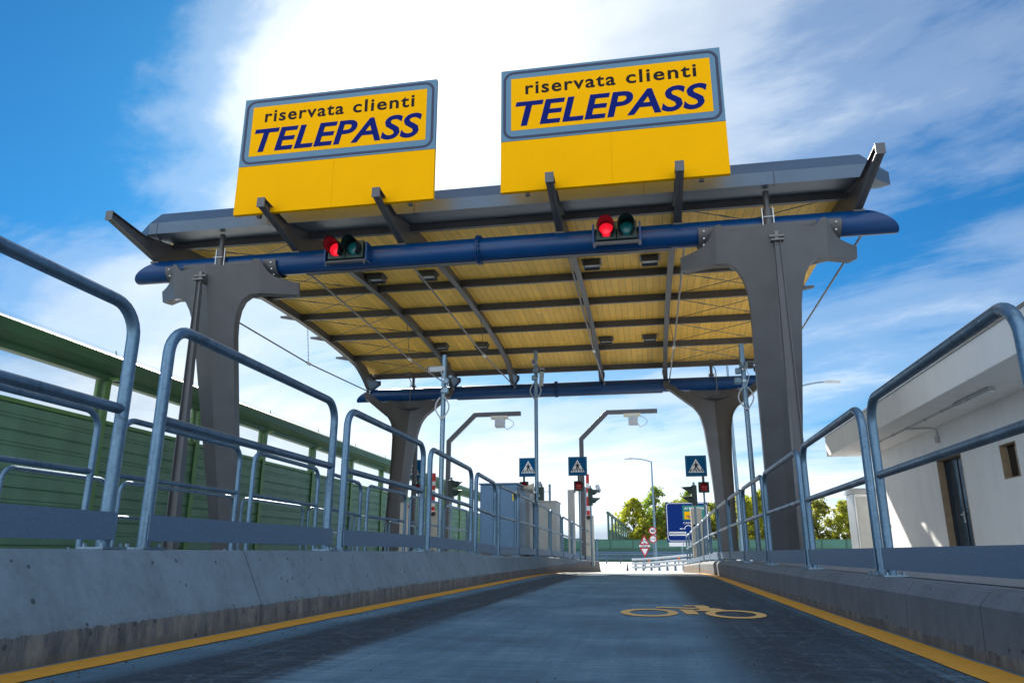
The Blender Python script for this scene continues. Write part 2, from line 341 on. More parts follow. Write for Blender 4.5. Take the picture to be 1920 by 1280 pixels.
# ------------------------------------------------------------------ mesh helpers
class MB:
    def __init__(s): s.v = []; s.f = []
    def add(s, vs, fs):
        o = len(s.v); s.v += [tuple(p) for p in vs]; s.f += [tuple(i+o for i in f) for f in fs]; return s
    def box(s, x0, x1, y0, y1, z0, z1, mtx=None):
        vs = [Vector((x, y, z)) for x in (x0, x1) for y in (y0, y1) for z in (z0, z1)]
        if mtx: vs = [mtx @ p for p in vs]
        return s.add(vs, [(0, 1, 3, 2), (4, 6, 7, 5), (0, 4, 5, 1), (2, 3, 7, 6), (0, 2, 6, 4), (1, 5, 7, 3)])
    def cbox(s, c, d, mtx=None):
        vs = [Vector((x*d[0]/2, y*d[1]/2, z*d[2]/2)) for x in (-1, 1) for y in (-1, 1) for z in (-1, 1)]
        if mtx: vs = [mtx @ p for p in vs]
        return s.add([p+Vector(c) for p in vs], [(0, 1, 3, 2), (4, 6, 7, 5), (0, 4, 5, 1), (2, 3, 7, 6), (0, 2, 6, 4), (1, 5, 7, 3)])
    def tube(s, pts, r, n=12, caps=True):
        pts = [Vector(p) for p in pts]; rs = r if isinstance(r, (list, tuple)) else [r]*len(pts)
        ring = []; prev = None
        for i, p in enumerate(pts):
            t = (pts[min(i+1, len(pts)-1)]-pts[max(i-1, 0)]).normalized()
            if prev is None:
                a = Vector((0, 0, 1)) if abs(t.z) < .9 else Vector((1, 0, 0)); u = t.cross(a).normalized()
            else: u = (prev - t*prev.dot(t)).normalized()
            prev = u; w_ = t.cross(u)
            ring += [p+(u*cos(2*pi*k/n)+w_*sin(2*pi*k/n))*rs[i] for k in range(n)]
        fs = [(i*n+k, i*n+(k+1) % n, (i+1)*n+(k+1) % n, (i+1)*n+k) for i in range(len(pts)-1) for k in range(n)]
        if caps: fs += [tuple(range(n))[::-1], tuple(range((len(pts)-1)*n, len(pts)*n))]
        return s.add(ring, fs)
    def prism(s, poly, fn0, fn1):
        n = len(poly); vs = [fn0(*p) for p in poly]+[fn1(*p) for p in poly]
        return s.add(vs, [tuple(range(n)), tuple(range(2*n-1, n-1, -1))]+[(i, i+n, (i+1) % n+n, (i+1) % n) for i in range(n)])
    def yz(s, poly, x0, x1): return s.prism(poly, lambda y, z: (x0, y, z), lambda y, z: (x1, y, z))
    def xz(s, poly, y0, y1): return s.prism(poly, lambda x, z: (x, y0, z), lambda x, z: (x, y1, z))
    def xy(s, poly, z0, z1): return s.prism(poly, lambda x, y: (x, y, z0), lambda x, y: (x, y, z1))
    def sheet(s, rows):
        m = len(rows[0]); vs = [p for r in rows for p in r]
        return s.add(vs, [(i*m+j, i*m+j+1, (i+1)*m+j+1, (i+1)*m+j) for i in range(len(rows)-1) for j in range(m-1)])
    def lathe(s, prof, c, axis='y', n=20):
        vs = []
        for (a, r) in prof:
            for k in range(n):
                q = 2*pi*k/n; u, w_ = r*cos(q), r*sin(q)
                vs.append((c[0]+u, c[1]+a, c[2]+w_) if axis == 'y' else (c[0]+a, c[1]+u, c[2]+w_) if axis == 'x' else (c[0]+u, c[1]+w_, c[2]+a))
        fs = [(i*n+k, i*n+(k+1) % n, (i+1)*n+(k+1) % n, (i+1)*n+k) for i in range(len(prof)-1) for k in range(n)]
        fs += [tuple(range(n))[::-1], tuple(range((len(prof)-1)*n, len(prof)*n))]
        return s.add(vs, fs)
    def build(s, name, m, parent=None, bev=0, smooth=True, recalc=True, extra=None):
        nf0 = len(s.f)
        if extra: s.add(extra[0].v, extra[0].f)
        me = bpy.data.meshes.new(name); off = Vector(WL.get(parent.name, (0, 0, 0))) if parent else Vector((0, 0, 0))
        me.from_pydata([Vector(p)-off for p in s.v], [], s.f)
        if recalc:
            bm = bmesh.new(); bm.from_mesh(me); bmesh.ops.recalc_face_normals(bm, faces=bm.faces); bm.to_mesh(me); bm.free()
        me.materials.append(MATS[m]); o = bpy.data.objects.new(name, me); COL.objects.link(o)
        if extra:
            me.materials.append(MATS[extra[1]])
            for pf in me.polygons:
                if pf.index >= nf0: pf.material_index = 1
        if parent: o.parent = parent; WL[o.name] = WL.get(parent.name, (0, 0, 0))
        if smooth: me.shade_smooth(); me.set_sharp_from_angle(angle=radians(35))
        if bev:
            bv = o.modifiers.new('bevel', 'BEVEL'); bv.width = bev; bv.segments = 2; bv.limit_method = 'ANGLE'; bv.angle_limit = radians(40)
        return o
WL = {}
def thing(name, label, cat, loc=(0, 0, 0), group=None):
    o = bpy.data.objects.new(name, None); COL.objects.link(o); o.location = loc; WL[o.name] = tuple(loc); o.empty_display_size = .1
    o['label'] = label; o['category'] = cat
    if group: o['group'] = group
    return o
def struct(o, kind='structure'): o['kind'] = kind; return o
def tag(o, label, cat, group=None):
    o['label'] = label; o['category'] = cat
    if group: o['group'] = group
    return o
def text(name, body, m, parent, loc, size, rot=(pi/2, 0, 0), bold=0, shear=0, sx=1, fit_w=None, fit_h=None, extr=.002, align='CENTER', space=1):
    cu = bpy.data.curves.new(name, 'FONT'); cu.body = body; cu.size = size; cu.offset = bold*size; cu.shear = shear; cu.extrude = extr; cu.align_x = 'LEFT'; cu.space_character = space
    cu.resolution_u = 4
    tmp = bpy.data.objects.new('tmp', cu); COL.objects.link(tmp); bpy.context.view_layer.update()
    me = bpy.data.meshes.new_from_object(tmp); bpy.data.objects.remove(tmp)
    xs = [q.co.x for q in me.vertices]; ys = [q.co.y for q in me.vertices]
    x0, x1, y0, y1 = min(xs), max(xs), min(ys), max(ys); kx = (fit_w/(x1-x0)) if fit_w else 1; ky = (fit_h/(y1-y0)) if fit_h else kx
    base = Vector(loc)-Vector(WL.get(parent.name, (0, 0, 0)))
    for q in me.vertices:
        x = (q.co.x-(x0+x1)/2)*kx; y = (q.co.y-(y0+y1)/2)*ky; zz = q.co.z
        q.co = base+Vector((x, -zz, y))        # upright, facing -Y
    me.materials.append(MATS[m]); o = bpy.data.objects.new(name, me); COL.objects.link(o); o.parent = parent; WL[o.name] = WL.get(parent.name)
    return o
ORD = ['first', 'second', 'third', 'fourth', 'fifth', 'sixth', 'seventh', 'eighth', 'ninth', 'tenth', 'eleventh', 'twelfth', 'thirteenth', 'fourteenth', 'fifteenth', 'sixteenth']
def rrect(x0, x1, z0, z1, r, n=6):
    out = []
    for cx_, cz_, a0 in ((x1-r, z1-r, 0), (x0+r, z1-r, 90), (x0+r, z0+r, 180), (x1-r, z0+r, 270)):
        out += [(cx_+r*cos(radians(a0+90*k/n)), cz_+r*sin(radians(a0+90*k/n))) for k in range(n+1)]
    return out
def ringmesh(mb, outer, inner, y0, y1):
    n = len(outer); vs = [(x, y, z) for y in (y0, y1) for pl in (outer, inner) for x, z in pl]; fs = []
    for i in range(n):
        j = (i+1) % n
        fs += [(i, j, n+j, n+i), (2*n+i, 3*n+i, 3*n+j, 2*n+j), (i, 2*n+i, 2*n+j, j), (n+i, n+j, 3*n+j, 3*n+i)]
    return mb.add(vs, fs)

# ------------------------------------------------------------------ ground
def zr(y):
    if y < 14: return 0.
    u = min((y-14)/29, 1); return -.46*u*u*(3-2*u)
ys = [-30, -10, 0, 5, 10]+[14+i*1.5 for i in range(21)]+[50, 60, 76]
gy = [-400, -100]+ys[:-1]+[76, 120, 200, 400, 900, 3000]
struct(MB().sheet([[(x, y, zr(y)-.03-(.0 if y < 100 else .1)) for x in (-1500, -300, -60, -20, -8, 0, 8, 20, 60, 300, 1500)] for y in gy]).build('ground', 'bounce_ground'))
XS_ = (-12.4, -8, -5.3, -2.4, 0, 1.3, 3.5, 14)
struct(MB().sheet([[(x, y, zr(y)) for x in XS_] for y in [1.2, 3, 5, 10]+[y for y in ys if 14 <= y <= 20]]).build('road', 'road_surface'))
struct(MB().sheet([[(x, y, zr(y)) for x in XS_] for y in [y for y in ys if y >= 20]]).build('far_road', 'pale_sunlit_road'))  # lane continues here, sunlit brightness put into its paler colour
struct(MB().sheet([[(x, y, 0) for x in XS_] for y in (-30, 1.2)]).build('unseen_bounce_road', 'pale_sunlit_road'))  # unseen stretch behind the camera, paled to bounce sun under the canopy
# painted edge lines (a touch above the road)
rnd = random.Random(3)
def line(x0, x1, ya, yb, name):
    rows = []; y = ya
    while y <= yb: rows.append([(x0+rnd.uniform(-.004, .004), y, zr(y)+.004), (x1+rnd.uniform(-.005, .005), y, zr(y)+.004)]); y += .25
    return struct(MB().sheet(rows).build(name, 'yellow_line'))
line(-2.45, -2.25, -6, 38.5, 'edge_line'); line(1.178, 1.352, -6, 34.5, 'edge_line')
# motorcycle symbol lying across the lane
PXB = [[(1273.3,1142.8),(1300,1143.3),(1311.3,1151.7),(1287.5,1151.7)],
       [(1230.8,1137.7),(1280,1139.3),(1305,1140.3),(1308.3,1142),(1280,1141),(1230.8,1139.3)],
       [(1281.7,1135.3),(1320,1135.3),(1330,1138),(1329.2,1140),(1348.3,1141.7),(1367.5,1145.3),(1363.3,1146),(1300.8,1145.7),(1313.3,1142.7),(1306.7,1140),(1304.2,1138.3),(1303.3,1136.7),(1281.7,1136.7)]]
def ground_pt(px, py):
    d = fw+rt*((px-960)/1383)-up*((py-640)/1383); t = -.45/d.z; return (d.x*t, d.y*t)
sy = MB()
for pl in PXB: sy.xy([ground_pt(*p) for p in pl], .0045, .0055)
for cx_, cy_ in ((-.036, 6.235), (.612, 6.185)):
    o_ = [(cx_+.222*cos(a*pi/20), cy_+.405*sin(a*pi/20)) for a in range(40)]; i_ = [(cx_+.150*cos(a*pi/20), cy_+.275*sin(a*pi/20)) for a in range(40)]
    vs = [(x, y, .0045) for x, y in o_+i_]; sy.add(vs, [(i, (i+1) % 40, 40+(i+1) % 40, 40+i) for i in range(40)])
tag(sy.build('motorcycle_marking', 'symbol_paint', recalc=True), 'pale orange two wheeled vehicle symbol painted across the lane', 'road marking')

# ------------------------------------------------------------------ islands
def t1(y):   # top of the middle island
    if y < 10.7: return .465
    if y < 13: return .465-.085*(y-10.7)/2.3
    return .38+.75*zr(y)
def t2(y): return .30+.92*zr(y)
def t3(y): return .30+zr(y)
iy = [-8, -4, 0, 2, 4, 6, 8, 10, 10.7]+[11.3, 12, 12.6, 13]+[14+i*1.5 for i in range(17)]
def island(name, prof, ys_, m_side, m_top, label):
    """prof(y) -> list of (x,z) from the right foot over the top to the left foot"""
    t = thing(name, label, 'traffic island', (prof(ys_[0])[0][0], ys_[0], 0))
    mb = MB(); rows = [[(x, y, z) for x, z in prof(y)] for y in ys_]; mb.sheet(rows)
    n = len(rows[0])
    for r in (rows[0], rows[-1]): mb.add(r, [tuple(range(n))])
    o = mb.build('kerb', m_side, t)
    return t, o
def prof_mid(y):
    tp = t1(y); z0 = zr(y)-.02; k = max(0, min(1, (12.9-y)/1.6)); s_ = .04+.10*k
    zb = zr(y)+.145
    return [(-2.50, z0), (-2.505, zb-.01), (-2.52, zb+.012*k), (-2.52-s_, tp-.02), (-2.55-s_, tp), (-3.0, tp+.0), (-5.0, tp), (-5.38+s_, tp), (-5.45+s_*.6, tp-.03), (-5.52, zb), (-5.53, z0)]
island('middle_island', prof_mid, [y for y in iy]+[38.6], 'kerb_left', 'island_top', 'long concrete island with sloped pitted kerb left of the central lane')
def prof_side(xa, xb, tp):
    def f(y):
        z = tp(y); z0 = zr(y)-.02
        return [(xa, z0), (xa-.012, z-.07), (xa-.06, z-.012), (xa-.11, z), (xb+.11, z), (xb+.06, z-.012), (xb+.012, z-.07), (xb, z0)]
    return f
island('right_island', lambda y: [(2*4.3-x if False else x, z) for x, z in prof_side(4.45, 1.385, t2)(y)], [y for y in iy if y < 35]+[35.2], 'kerb_right', 'island_top', 'concrete island with low dark kerb right of the central lane')
island('left_island', prof_side(-7.75, -10.2, t3), iy+[38], 'kerb_right', 'island_top', 'far left concrete island between the second lane and the green wall')
tag(MB().sheet([[(x, y, t2(y)+.004) for x in (1.62, 4.3)] for y in [y for y in iy if y < 34]]).build('paved_top', 'paver_top'), 'grey block paving along the top of the right hand island', 'paving'); 
bpy.data.objects['paved_top']['kind'] = 'structure'; del bpy.data.objects['paved_top']['label']; del bpy.data.objects['paved_top']['category']
# forecourt in front of the office
struct(MB().box(4.6, 14, -6, 44, -.02, .16).build('pavement', 'pale_paving'))

rg_ = random.Random(21); gm = MB()
for i in range(300):
    y = 2.2+12*rg_.random()**1.6; k = rg_.random()
    x = (-2.22+abs(rg_.gauss(0, .12))) if k < .35 else (1.16-abs(rg_.gauss(0, .14))) if k < .75 else rg_.uniform(-2.3, 1.2)
    s_ = rg_.uniform(.002, .0065)*(1.4 if k > .3 and k < .5 else 1); n = rg_.choice((4, 5)); a0 = rg_.uniform(0, 6)
    ring = [(x+s_*rg_.uniform(.6, 1.2)*cos(a0+2*pi*j/n), y+s_*rg_.uniform(.6, 1.6)*sin(a0+2*pi*j/n)) for j in range(n)]
    gm.prism(ring, lambda a, b: (a, b, .005), lambda a, b: (x+(a-x)*.6, y+(b-y)*.6, .005+s_*.7))
simple('grit', (.05, .045, .04), .9, 0, .5, 60)
struct(gm.build('road_grit', 'grit', smooth=False), 'stuff')
# ------------------------------------------------------------------ canopy
XR = [-10.54, -7.20, -4.83, -1.50, .83, 4.16]; XC = [-8.87, 2.495]
YB = [13.8, 26.9]; ZBM = [6.46, 6.33]; RB = .245
zb_ = lambda y: 7.5-.0088*(y-20.35)**2
zd_ = lambda y: zb_(y)+.2
can = thing('toll_canopy', 'large grey steel toll canopy with blue tube beams and timber ceiling spanning both lanes', 'canopy', (-3.2, 20.35, 0))
# deck: timber underside, metal top
deck = MB(); rows = []
YD = [13.95+i*(27.32-13.95)/24 for i in range(25)]
deck.sheet([[(x, y, zd_(y)) for x in (-10.98, 4.62)] for y in YD]); deck.sheet([[(x, y, zd_(y)+.06) for x in (-10.98, 4.62)] for y in YD])
for x in (-10.98, 4.62): deck.sheet([[(x, y, zd_(y)), (x, y, zd_(y)+.06)] for y in YD])
deck.build('timber_ceiling', 'wood_deck', can)
rf = MB(); rf.sheet([[(x, y, zd_(y)+.07) for x in (-11.02, 4.66)] for y in YD]); rf.sheet([[(x, y, zd_(y)+.30) for x in (-11.02, 4.66)] for y in YD])
for x in (-11.02, 4.66): rf.sheet([[(x, y, zd_(y)+.07), (x, y, zd_(y)+.30)] for y in YD])
rf.build('roof', 'roof_metal', can)
# eave boxes front and back
def eave(my, name):
    F = (lambda y: y) if my == 0 else (lambda y: 40.7-y)
    prof = [(14.12, 7.30), (13.1, 7.07), (13.1, 7.33), (13.45, 7.72), (14.0, 7.98), (14.15, 7.98)]
    mb = MB(); xs = [-10.92, -10.40, 4.25, 4.74]
    def pr(y, z, x, e):      # ends are mitred back at the corners
        yy_ = y+(.42 if e and y < 13.6 else 0); zz_ = z if not e else min(z, 7.62); return (x, F(yy_), zz_-(.13 if my else 0)*0)
    rows = [[pr(y, z, x, e) for y, z in prof] for x, e in zip(xs, (1, 0, 0, 1))]
    mb.sheet(rows); n = len(prof)
    for r in (rows[0], rows[-1]): mb.add(r, [tuple(range(n))])
    o = mb.build(name, 'roof_metal', can, smooth=False)
    # sheet joints
    for xj in (-10.2, -7.6, -4.4, -1.6, .2, 2.6):
        MB().box(xj-.006, xj+.006, min(F(13.095), F(13.2)), max(F(13.095), F(13.2)), 7.075, 7.33).build('sheet_joint', 'dark_frame', o, smooth=False)
eave(0, 'front_eave')
# purlins with tapered stubs past the end ribs
YP = [14.2, 16.4, 18.6, 20.75, 22.95, 25.15, 27.2]
for i, y in enumerate(YP):
    bolts = MB()
    z0 = zb_(y) if y < 26.9 else zb_(27.2)-.03; p = MB()
    hh = .2
    # channel section: web plus flanges
    p.box(XR[0], XR[-1], y-.045, y-.033, z0, z0+hh); p.box(XR[0], XR[-1], y-.033, y+.05, z0, z0+.012); p.box(XR[0], XR[-1], y-.033, y+.05, z0+hh-.012, z0+hh)
    if 0 < i < 6:
        for x0, s_ in ((XR[0], -1), (XR[-1], 1)):
            p.xz([(x0, z0), (x0+s_*.08, z0), (x0+s_*.72, z0+.13), (x0+s_*.72, z0+.19), (x0, z0+.19)], y-.04, y+.04)
    for x in XR:
        for dx in (-.10, -.17, .10, .17):
            for dz in (.07, .14): bolts.cbox((x+dx, y-.05, z0+dz), (.025, .02, .025))
    p.build('purlin', 'steel_paint', can, smooth=False, extra=(bolts, 'rod_steel'))
# ribs and front arms
for x in XR:
    rib = MB(); ytop = [14.1+i*(26.6-14.1)/22 for i in range(23)]
    top = [(y, zd_(y)-.003) for y in ytop]; bot = []
    n = 40
    foot = lambda y, yb, zf: zf
    bz = []
    for i in range(n+1):
        y = 13.66+(27.04-13.66)*i/n; z = zb_(y)-.06
        for yb, zb in zip(YB, ZBM):
            d = abs(y-yb)-.15; 
            if d < 1.9: 
                u = max(0, d/1.9); z = min(z, (zb+.215)*(1-u)**2.2+(zb_(y)-.06)*(1-(1-u)**2.2))
        bz.append((y, z))
    poly = [(14.02, 7.24)]+top+[(26.68, 7.24)]+bz[::-1]
    # web as strip of quads
    strip = []
    for i, (y, z) in enumerate(bz):
        ztop = zd_(y)-.003 if 14.1 <= y <= 26.6 else 7.2
        strip.append([(x-.012, y, z), (x-.012, y, ztop), (x+.012, y, ztop), (x+.012, y, z), (x-.012, y, z)])
    rib.sheet(strip)
    fl = [[(x-.075, y, z), (x+.075, y, z), (x+.075, y, z-.016), (x-.075, y, z-.016), (x-.075, y, z)] for y, z in bz]; rib.sheet(fl)
    rb = rib.build('rib', 'steel_paint', can, smooth=False)
    for my in (0, 1):
        F = (lambda y: y) if my == 0 else (lambda y: 26.9+(13.8-y)*.55); dz = 0 if my == 0 else -.13
        am = MB(); pl = [(12.08, 6.98), (12.08, 7.13), (13.1, 7.045), (14.0, 7.2), (14.0, 6.9), (13.92, 6.675+dz), (13.66, 6.675+dz)]
        am.yz([(F(a), b) for a, b in pl], x-.011, x+.011)
        def strap(a, b, wd=.075, th=.012):
            (ya, za), (yb2, zb2) = a, b; d = Vector((0, F(yb2)-F(ya), zb2-za)); nrm = Vector((0, -d.z, d.y)).normalized()*th
            q = [Vector((x+s_*wd, F(ya), za)) for s_ in (-1, 1)]+[Vector((x+s_*wd, F(yb2), zb2)) for s_ in (1, -1)]
            am.add(q+[p_+nrm for p_ in q], [(0, 1, 2, 3), (4, 7, 6, 5), (0, 4, 5, 1), (1, 5, 6, 2), (2, 6, 7, 3), (3, 7, 4, 0)])
        strap(pl[1], pl[2]); strap(pl[2], pl[3]); strap(pl[0], pl[6])
        am.box(x-.08, x+.08, min(F(12.06), F(12.08)), max(F(12.06), F(12.08)), 6.95, 7.15)
        am.box(x-.10, x+.10, min(F(13.6), F(14.0)), max(F(13.6), F(14.0)), 6.62+dz, 6.66+dz)
        # clamp plates on the side of the tube
        am.box(x-.07, x+.07, min(F(14.02), F(14.07)), max(F(14.02), F(14.07)), 6.42+dz, 6.72+dz)
        am.build('cantilever_arm', 'steel_paint', can, smooth=False)
# blue tube beams with slanted ends, flanges
for k in (0, 1):
    yb, zb = YB[k], ZBM[k]; b_ = MB(); n = 28; xa, xb = -11.02, 4.84; Lc = .62
    rows = []
    for i, fx in enumerate((0, 1)):
        ring = []
        for a in range(n+1):
            q = 2*pi*a/n; zz = sin(q); sl = Lc*((1+zz)/2)**1.6      # the upper side is cut back further
            ring.append(((xa+sl) if fx == 0 else (xb-sl), yb+RB*cos(q), zb+RB*zz))
        rows.append(ring)
    mid = [[(x, yb+RB*cos(2*pi*a/n), zb+RB*sin(2*pi*a/n)) for a in range(n+1)] for x in (-8, -3.19, 1)]
    b_.sheet([rows[0]]+mid+[rows[1]])
    b_.add([Vector(p)+Vector((.03, 0, 0)) for p in rows[0][:-1]], [tuple(range(n))]); b_.add([Vector(p)-Vector((.03, 0, 0)) for p in rows[1][:-1]], [tuple(range(n))])
    bo = b_.build('tube_beam', 'blue_paint', can)
    f_ = MB()
    for dx in (-.028, .012): f_.lathe([(dx, RB+.005), (dx, RB+.065), (dx+.022, RB+.065), (dx+.022, RB+.005)], (-3.19, yb, zb), 'x', 28)
    for a in range(16):
        q = 2*pi*a/16; f_.lathe([(-.055, .017), (.06, .017)], (-3.19, yb+(RB+.038)*cos(q), zb+(RB+.038)*sin(q)), 'x', 6)
    f_.build('flange', 'blue_paint', bo)
    sb = MB(); sb.box(-7.0, .7, yb-.02, yb+.10, zb-RB-.02, zb-RB-.004)
    sb.build('cable_tray', 'steel_paint', can, smooth=False)
# columns: folded plate, apex outward
HALF = [(0, 6.24), (.70, 6.24), (.80, 6.28), (.86, 6.36), (.92, 6.42), (1.03, 6.40), (1.07, 6.30), (1.13, 6.20), (1.24, 6.11), (1.42, 6.075), (1.64, 6.06), (1.64, 5.84), (1.56, 5.80), (1.1, 5.74), (.80, 5.69), (.66, 5.58), (.56, 5.40), (.49, 5.15), (.455, 4.85), (.40, 3.5), (.33, 1.8), (.27, .25), (0, .25)]
HALF_R = [(0, 6.13), (.40, 6.13), (.80, 6.13), (.86, 6.05), (1.05, 6.04), (1.22, 6.10), (1.36, 6.24), (1.45, 6.40), (1.60, 6.44), (1.76, 6.44), (1.77, 6.26), (1.66, 6.10), (1.52, 6.0), (1.1, 5.66), (.76, 5.39), (.65, 5.24), (.58, 5.10), (.53, 4.90), (.47, 4.60), (.38, 3.5), (.31, 1.8), (.26, .25), (0, .25)]
for k in (0, 1):
    sgn = 1 if k == 0 else -1; yb, zb = YB[k], ZBM[k]; dzz = ZBM[k]-6.46
    for cx_ in XC:
        gz = t2 if cx_ > 0 else t3
        def Pn(dx, z, th):
            if k == 1: return (cx_+dx, yb-(-.12+.26*abs(dx)+(6-z)*.27+th), z)
            z = z+dzz if z > 4 else z; y = -.74+.40*abs(dx)+(.40*(abs(dx)-1) if abs(dx) > 1 else 0)+(6-z)*.30+th; return (cx_+dx, yb+sgn*y, z)
        sh = MB()
        for s_ in (-1, 1):
            hp = [(x*s_, z) for x, z in (HALF if k == 0 else HALF_R)]
            # triangulate robustly as bands: mesh front/back faces as n-gons split at shaft
            wing = [(s_*1.0, 6.42)]+hp[5:14]+[(s_*1.0, 5.725)]; head = hp[:5]+[(s_*1.0, 6.42), (s_*1.0, 5.725)]+hp[14:18]+[(0, 5.15)]; shaft = [(0, 5.15)]+hp[17:]
            if k == 1: wing = hp[4:14]+[(s_*1.05, 5.62)]; head = hp[:5]+[(s_*1.05, 5.62)]+hp[14:18]+[(0, 5.0)]; shaft = [(0, 5.0)]+hp[17:]
            for pl in (wing, head, shaft):
                sh.prism(pl, lambda x, z: Pn(x, z, 0), lambda x, z: Pn(x, z, .05))
            # edge return plate gives the column its depth
            edge = hp[11:22]
            sh.sheet([[Pn(x, z, .05), Pn(x*.96, z, .24)] for x, z in edge])
        col = sh.build('column', 'steel_paint', can, smooth=False)
        if k == 1:
            bw = MB(); A2 = [pi+pi*j/12 for j in range(13)]; o2 = [(cx_+.78*cos(a), 6.14+.42*sin(a)) for a in A2]
            rws = []
            for f, q in ((1.0, 0), (.93, .05), (.8, .09), (.55, .12), (0.02, .13)): rws.append([(cx_+(x-cx_)*f, yb-.02-.10+q, 6.14+(z-6.14)*f) for x, z in o2])
            bw.sheet(rws); bw.build('bowl', 'steel_paint', col)
        sd_ = MB(); rr = RB+.03; A = [pi+pi*j/14 for j in range(15)]
        xs = [cx_-.86, cx_+.86]
        sd_.sheet([[(x, yb+rr*cos(a), zb+rr*sin(a)) for a in A] for x in xs]); sd_.sheet([[(x, yb+(rr+.03)*cos(a), zb+(rr+.03)*sin(a)) for a in A] for x in xs])
        for a in (A[0], A[-1]): sd_.sheet([[(x, yb+rr*cos(a), zb+rr*sin(a)), (x, yb+(rr+.03)*cos(a), zb+(rr+.03)*sin(a))] for x in xs])
        if k == 0: sd_.build('saddle', 'steel_paint', col)
        for s_ in (() if k == 1 else (-1, 1)):
            cl = MB(); bt = MB(); x0, x1 = sorted((cx_+s_*1.02, cx_+s_*1.30)); r2 = RB+.045
            for rq in (r2, r2+.02): cl.sheet([[(x, yb+rq*cos(a), zb+rq*sin(a)) for a in A] for x in (x0, x1)])
            for x in (x0, x1): cl.sheet([[(x, yb+r2*cos(a), zb+r2*sin(a)), (x, yb+(r2+.02)*cos(a), zb+(r2+.02)*sin(a))] for a in A])
            for a in range(1, 14, 2):
                q = A[a]; bt.cbox((cx_+s_*1.20, yb+(RB+.07)*cos(q), zb+(RB+.07)*sin(q)), (.03, .025, .025))
            cl.build('collar', 'steel_paint', col, extra=(bt, 'zinc_bright'))
        # strut: slim H section standing in front of the fold
        st = MB(); yt, y0 = yb-sgn*.93, yb-sgn*.80
        a_, b_2 = Vector((cx_, yt, 5.85+dzz)), Vector((cx_, y0, .25))
        for (dx, dy, wx, wy) in ((-.10, 0, .02, .19), (.10, 0, .02, .19), (0, 0, .19, .02)):
            q = []
            for p_, k_ in ((a_, .45), (b_2, 1.0)):
                for sx_, sy_ in ((-1, -1), (1, -1), (1, 1), (-1, 1)): q.append((p_.x+(dx+sx_*wx/2)*k_, p_.y+dy+sy_*wy/2*k_, p_.z))
            st.add(q, [(0, 1, 2, 3), (4, 7, 6, 5), (0, 4, 5, 1), (1, 5, 6, 2), (2, 6, 7, 3), (3, 7, 4, 0)])
        so_ = st.build('strut', 'steel_paint', can, smooth=False)
        pn = MB(); pn.lathe([(-.13, .035), (.13, .035)], (cx_, yt+sgn*.02, 5.93+dzz), 'x', 10); pn.box(cx_-.03, cx_+.03, min(yt, yb-sgn*.66), max(yt, yb-sgn*.66), 5.82+dzz, 6.02+dzz); pn.box(cx_-.11, cx_+.11, yt-.07, yt+.07, 5.82+dzz, 5.85+dzz)
        pn.build('pin', 'rod_steel', so_)
        dp = MB(); yp = yb-sgn*.30; dp.tube([(cx_, yp, 6.15+dzz), (cx_, yp, 7.12)], .055, 12)
        dp.tube([(cx_, yp, 6.15+dzz), (cx_, yp, 6.75)], .085, 12, False)
        dp.build('downpipe', 'steel_paint', can)
        db = MB()
        for dx in (-.10, .10): db.box(cx_+dx-.008, cx_+dx+.008, yp-.02, yp+.02, 6.2+dzz, 6.78)
        db.box(cx_-.108, cx_+.108, yp-.105, yp-.095, 6.55, 6.56); db.build('pipe_cage', 'zinc_bright', can, smooth=False)
        if k == 1:
            cp = MB(); cp.tube([(cx_+.02, yb-.25, 7.1), (cx_+.02, yb-.27, 6.9), (cx_+.1, yb-.3, 6.75), (cx_+.1, yb-.34, 6.1), (cx_+.02, yb-.15, 5.8), (cx_, yb+.5, 5.4)][:5], .018, 8); cp.cbox((cx_-.02, yb-.28, 7.1), (.16, .06, .09)); cp.build('cable', 'rod_steel', can)
# tie rods under each rib with hangers
for i, x in enumerate(XR):
    r = MB(); xo = x+.12
    a, m_, b = Vector((xo, 13.95, 6.33)), Vector((xo, 21.2, 6.22)), Vector((xo, 26.65, 6.42))
    r.tube([a, m_, b], .022, 8); tr_ = r.build('tie_rod', 'rod_steel', can)
    t_ = MB(); t_.tube([m_-Vector((0, .14, 0)), m_+Vector((0, .14, 0))], .045, 8); t_.cbox(a, (.05, .14, .1)); t_.cbox(b, (.05, .14, .1)); t_.build('turnbuckle', 'zinc_bright', tr_)
    hg = MB(); hg.tube([(x, 21.2, zb_(21.2)-.06), m_], .008, 6)
    for q in range(9): zc = 6.35+q*.115; hg.cbox((x+(xo-x)*(1-q/9), 21.2, zc), (.022, .014, .04))
    hg.build('hanger', 'rod_steel', tr_)
# wind bracing in the two outer bays
for xa, xb in ((XR[0], XR[1]), (XR[4], XR[5])):
    for j in range(len(YP)-1):
        ya, yb2 = YP[j]+.08, YP[j+1]-.08; z0, z1 = zb_(YP[j])+.09, zb_(YP[j+1])+.09
        br = MB(); br.tube([(xa+.1, ya, z0), (xb-.1, yb2, z1)], .011, 6); br.tube([(xb-.1, ya, z0+.03), (xa+.1, yb2, z1+.03)], .011, 6)
        for u in (.30, .74): 
            c = Vector((xa+.1, ya, z0)).lerp(Vector((xb-.1, yb2, z1)), u); d = Vector((xb-xa, yb2-ya, 0)).normalized()*.12; br.tube([c-d, c+d], .018, 6)
        br.build('wind_brace', 'rod_steel', can)
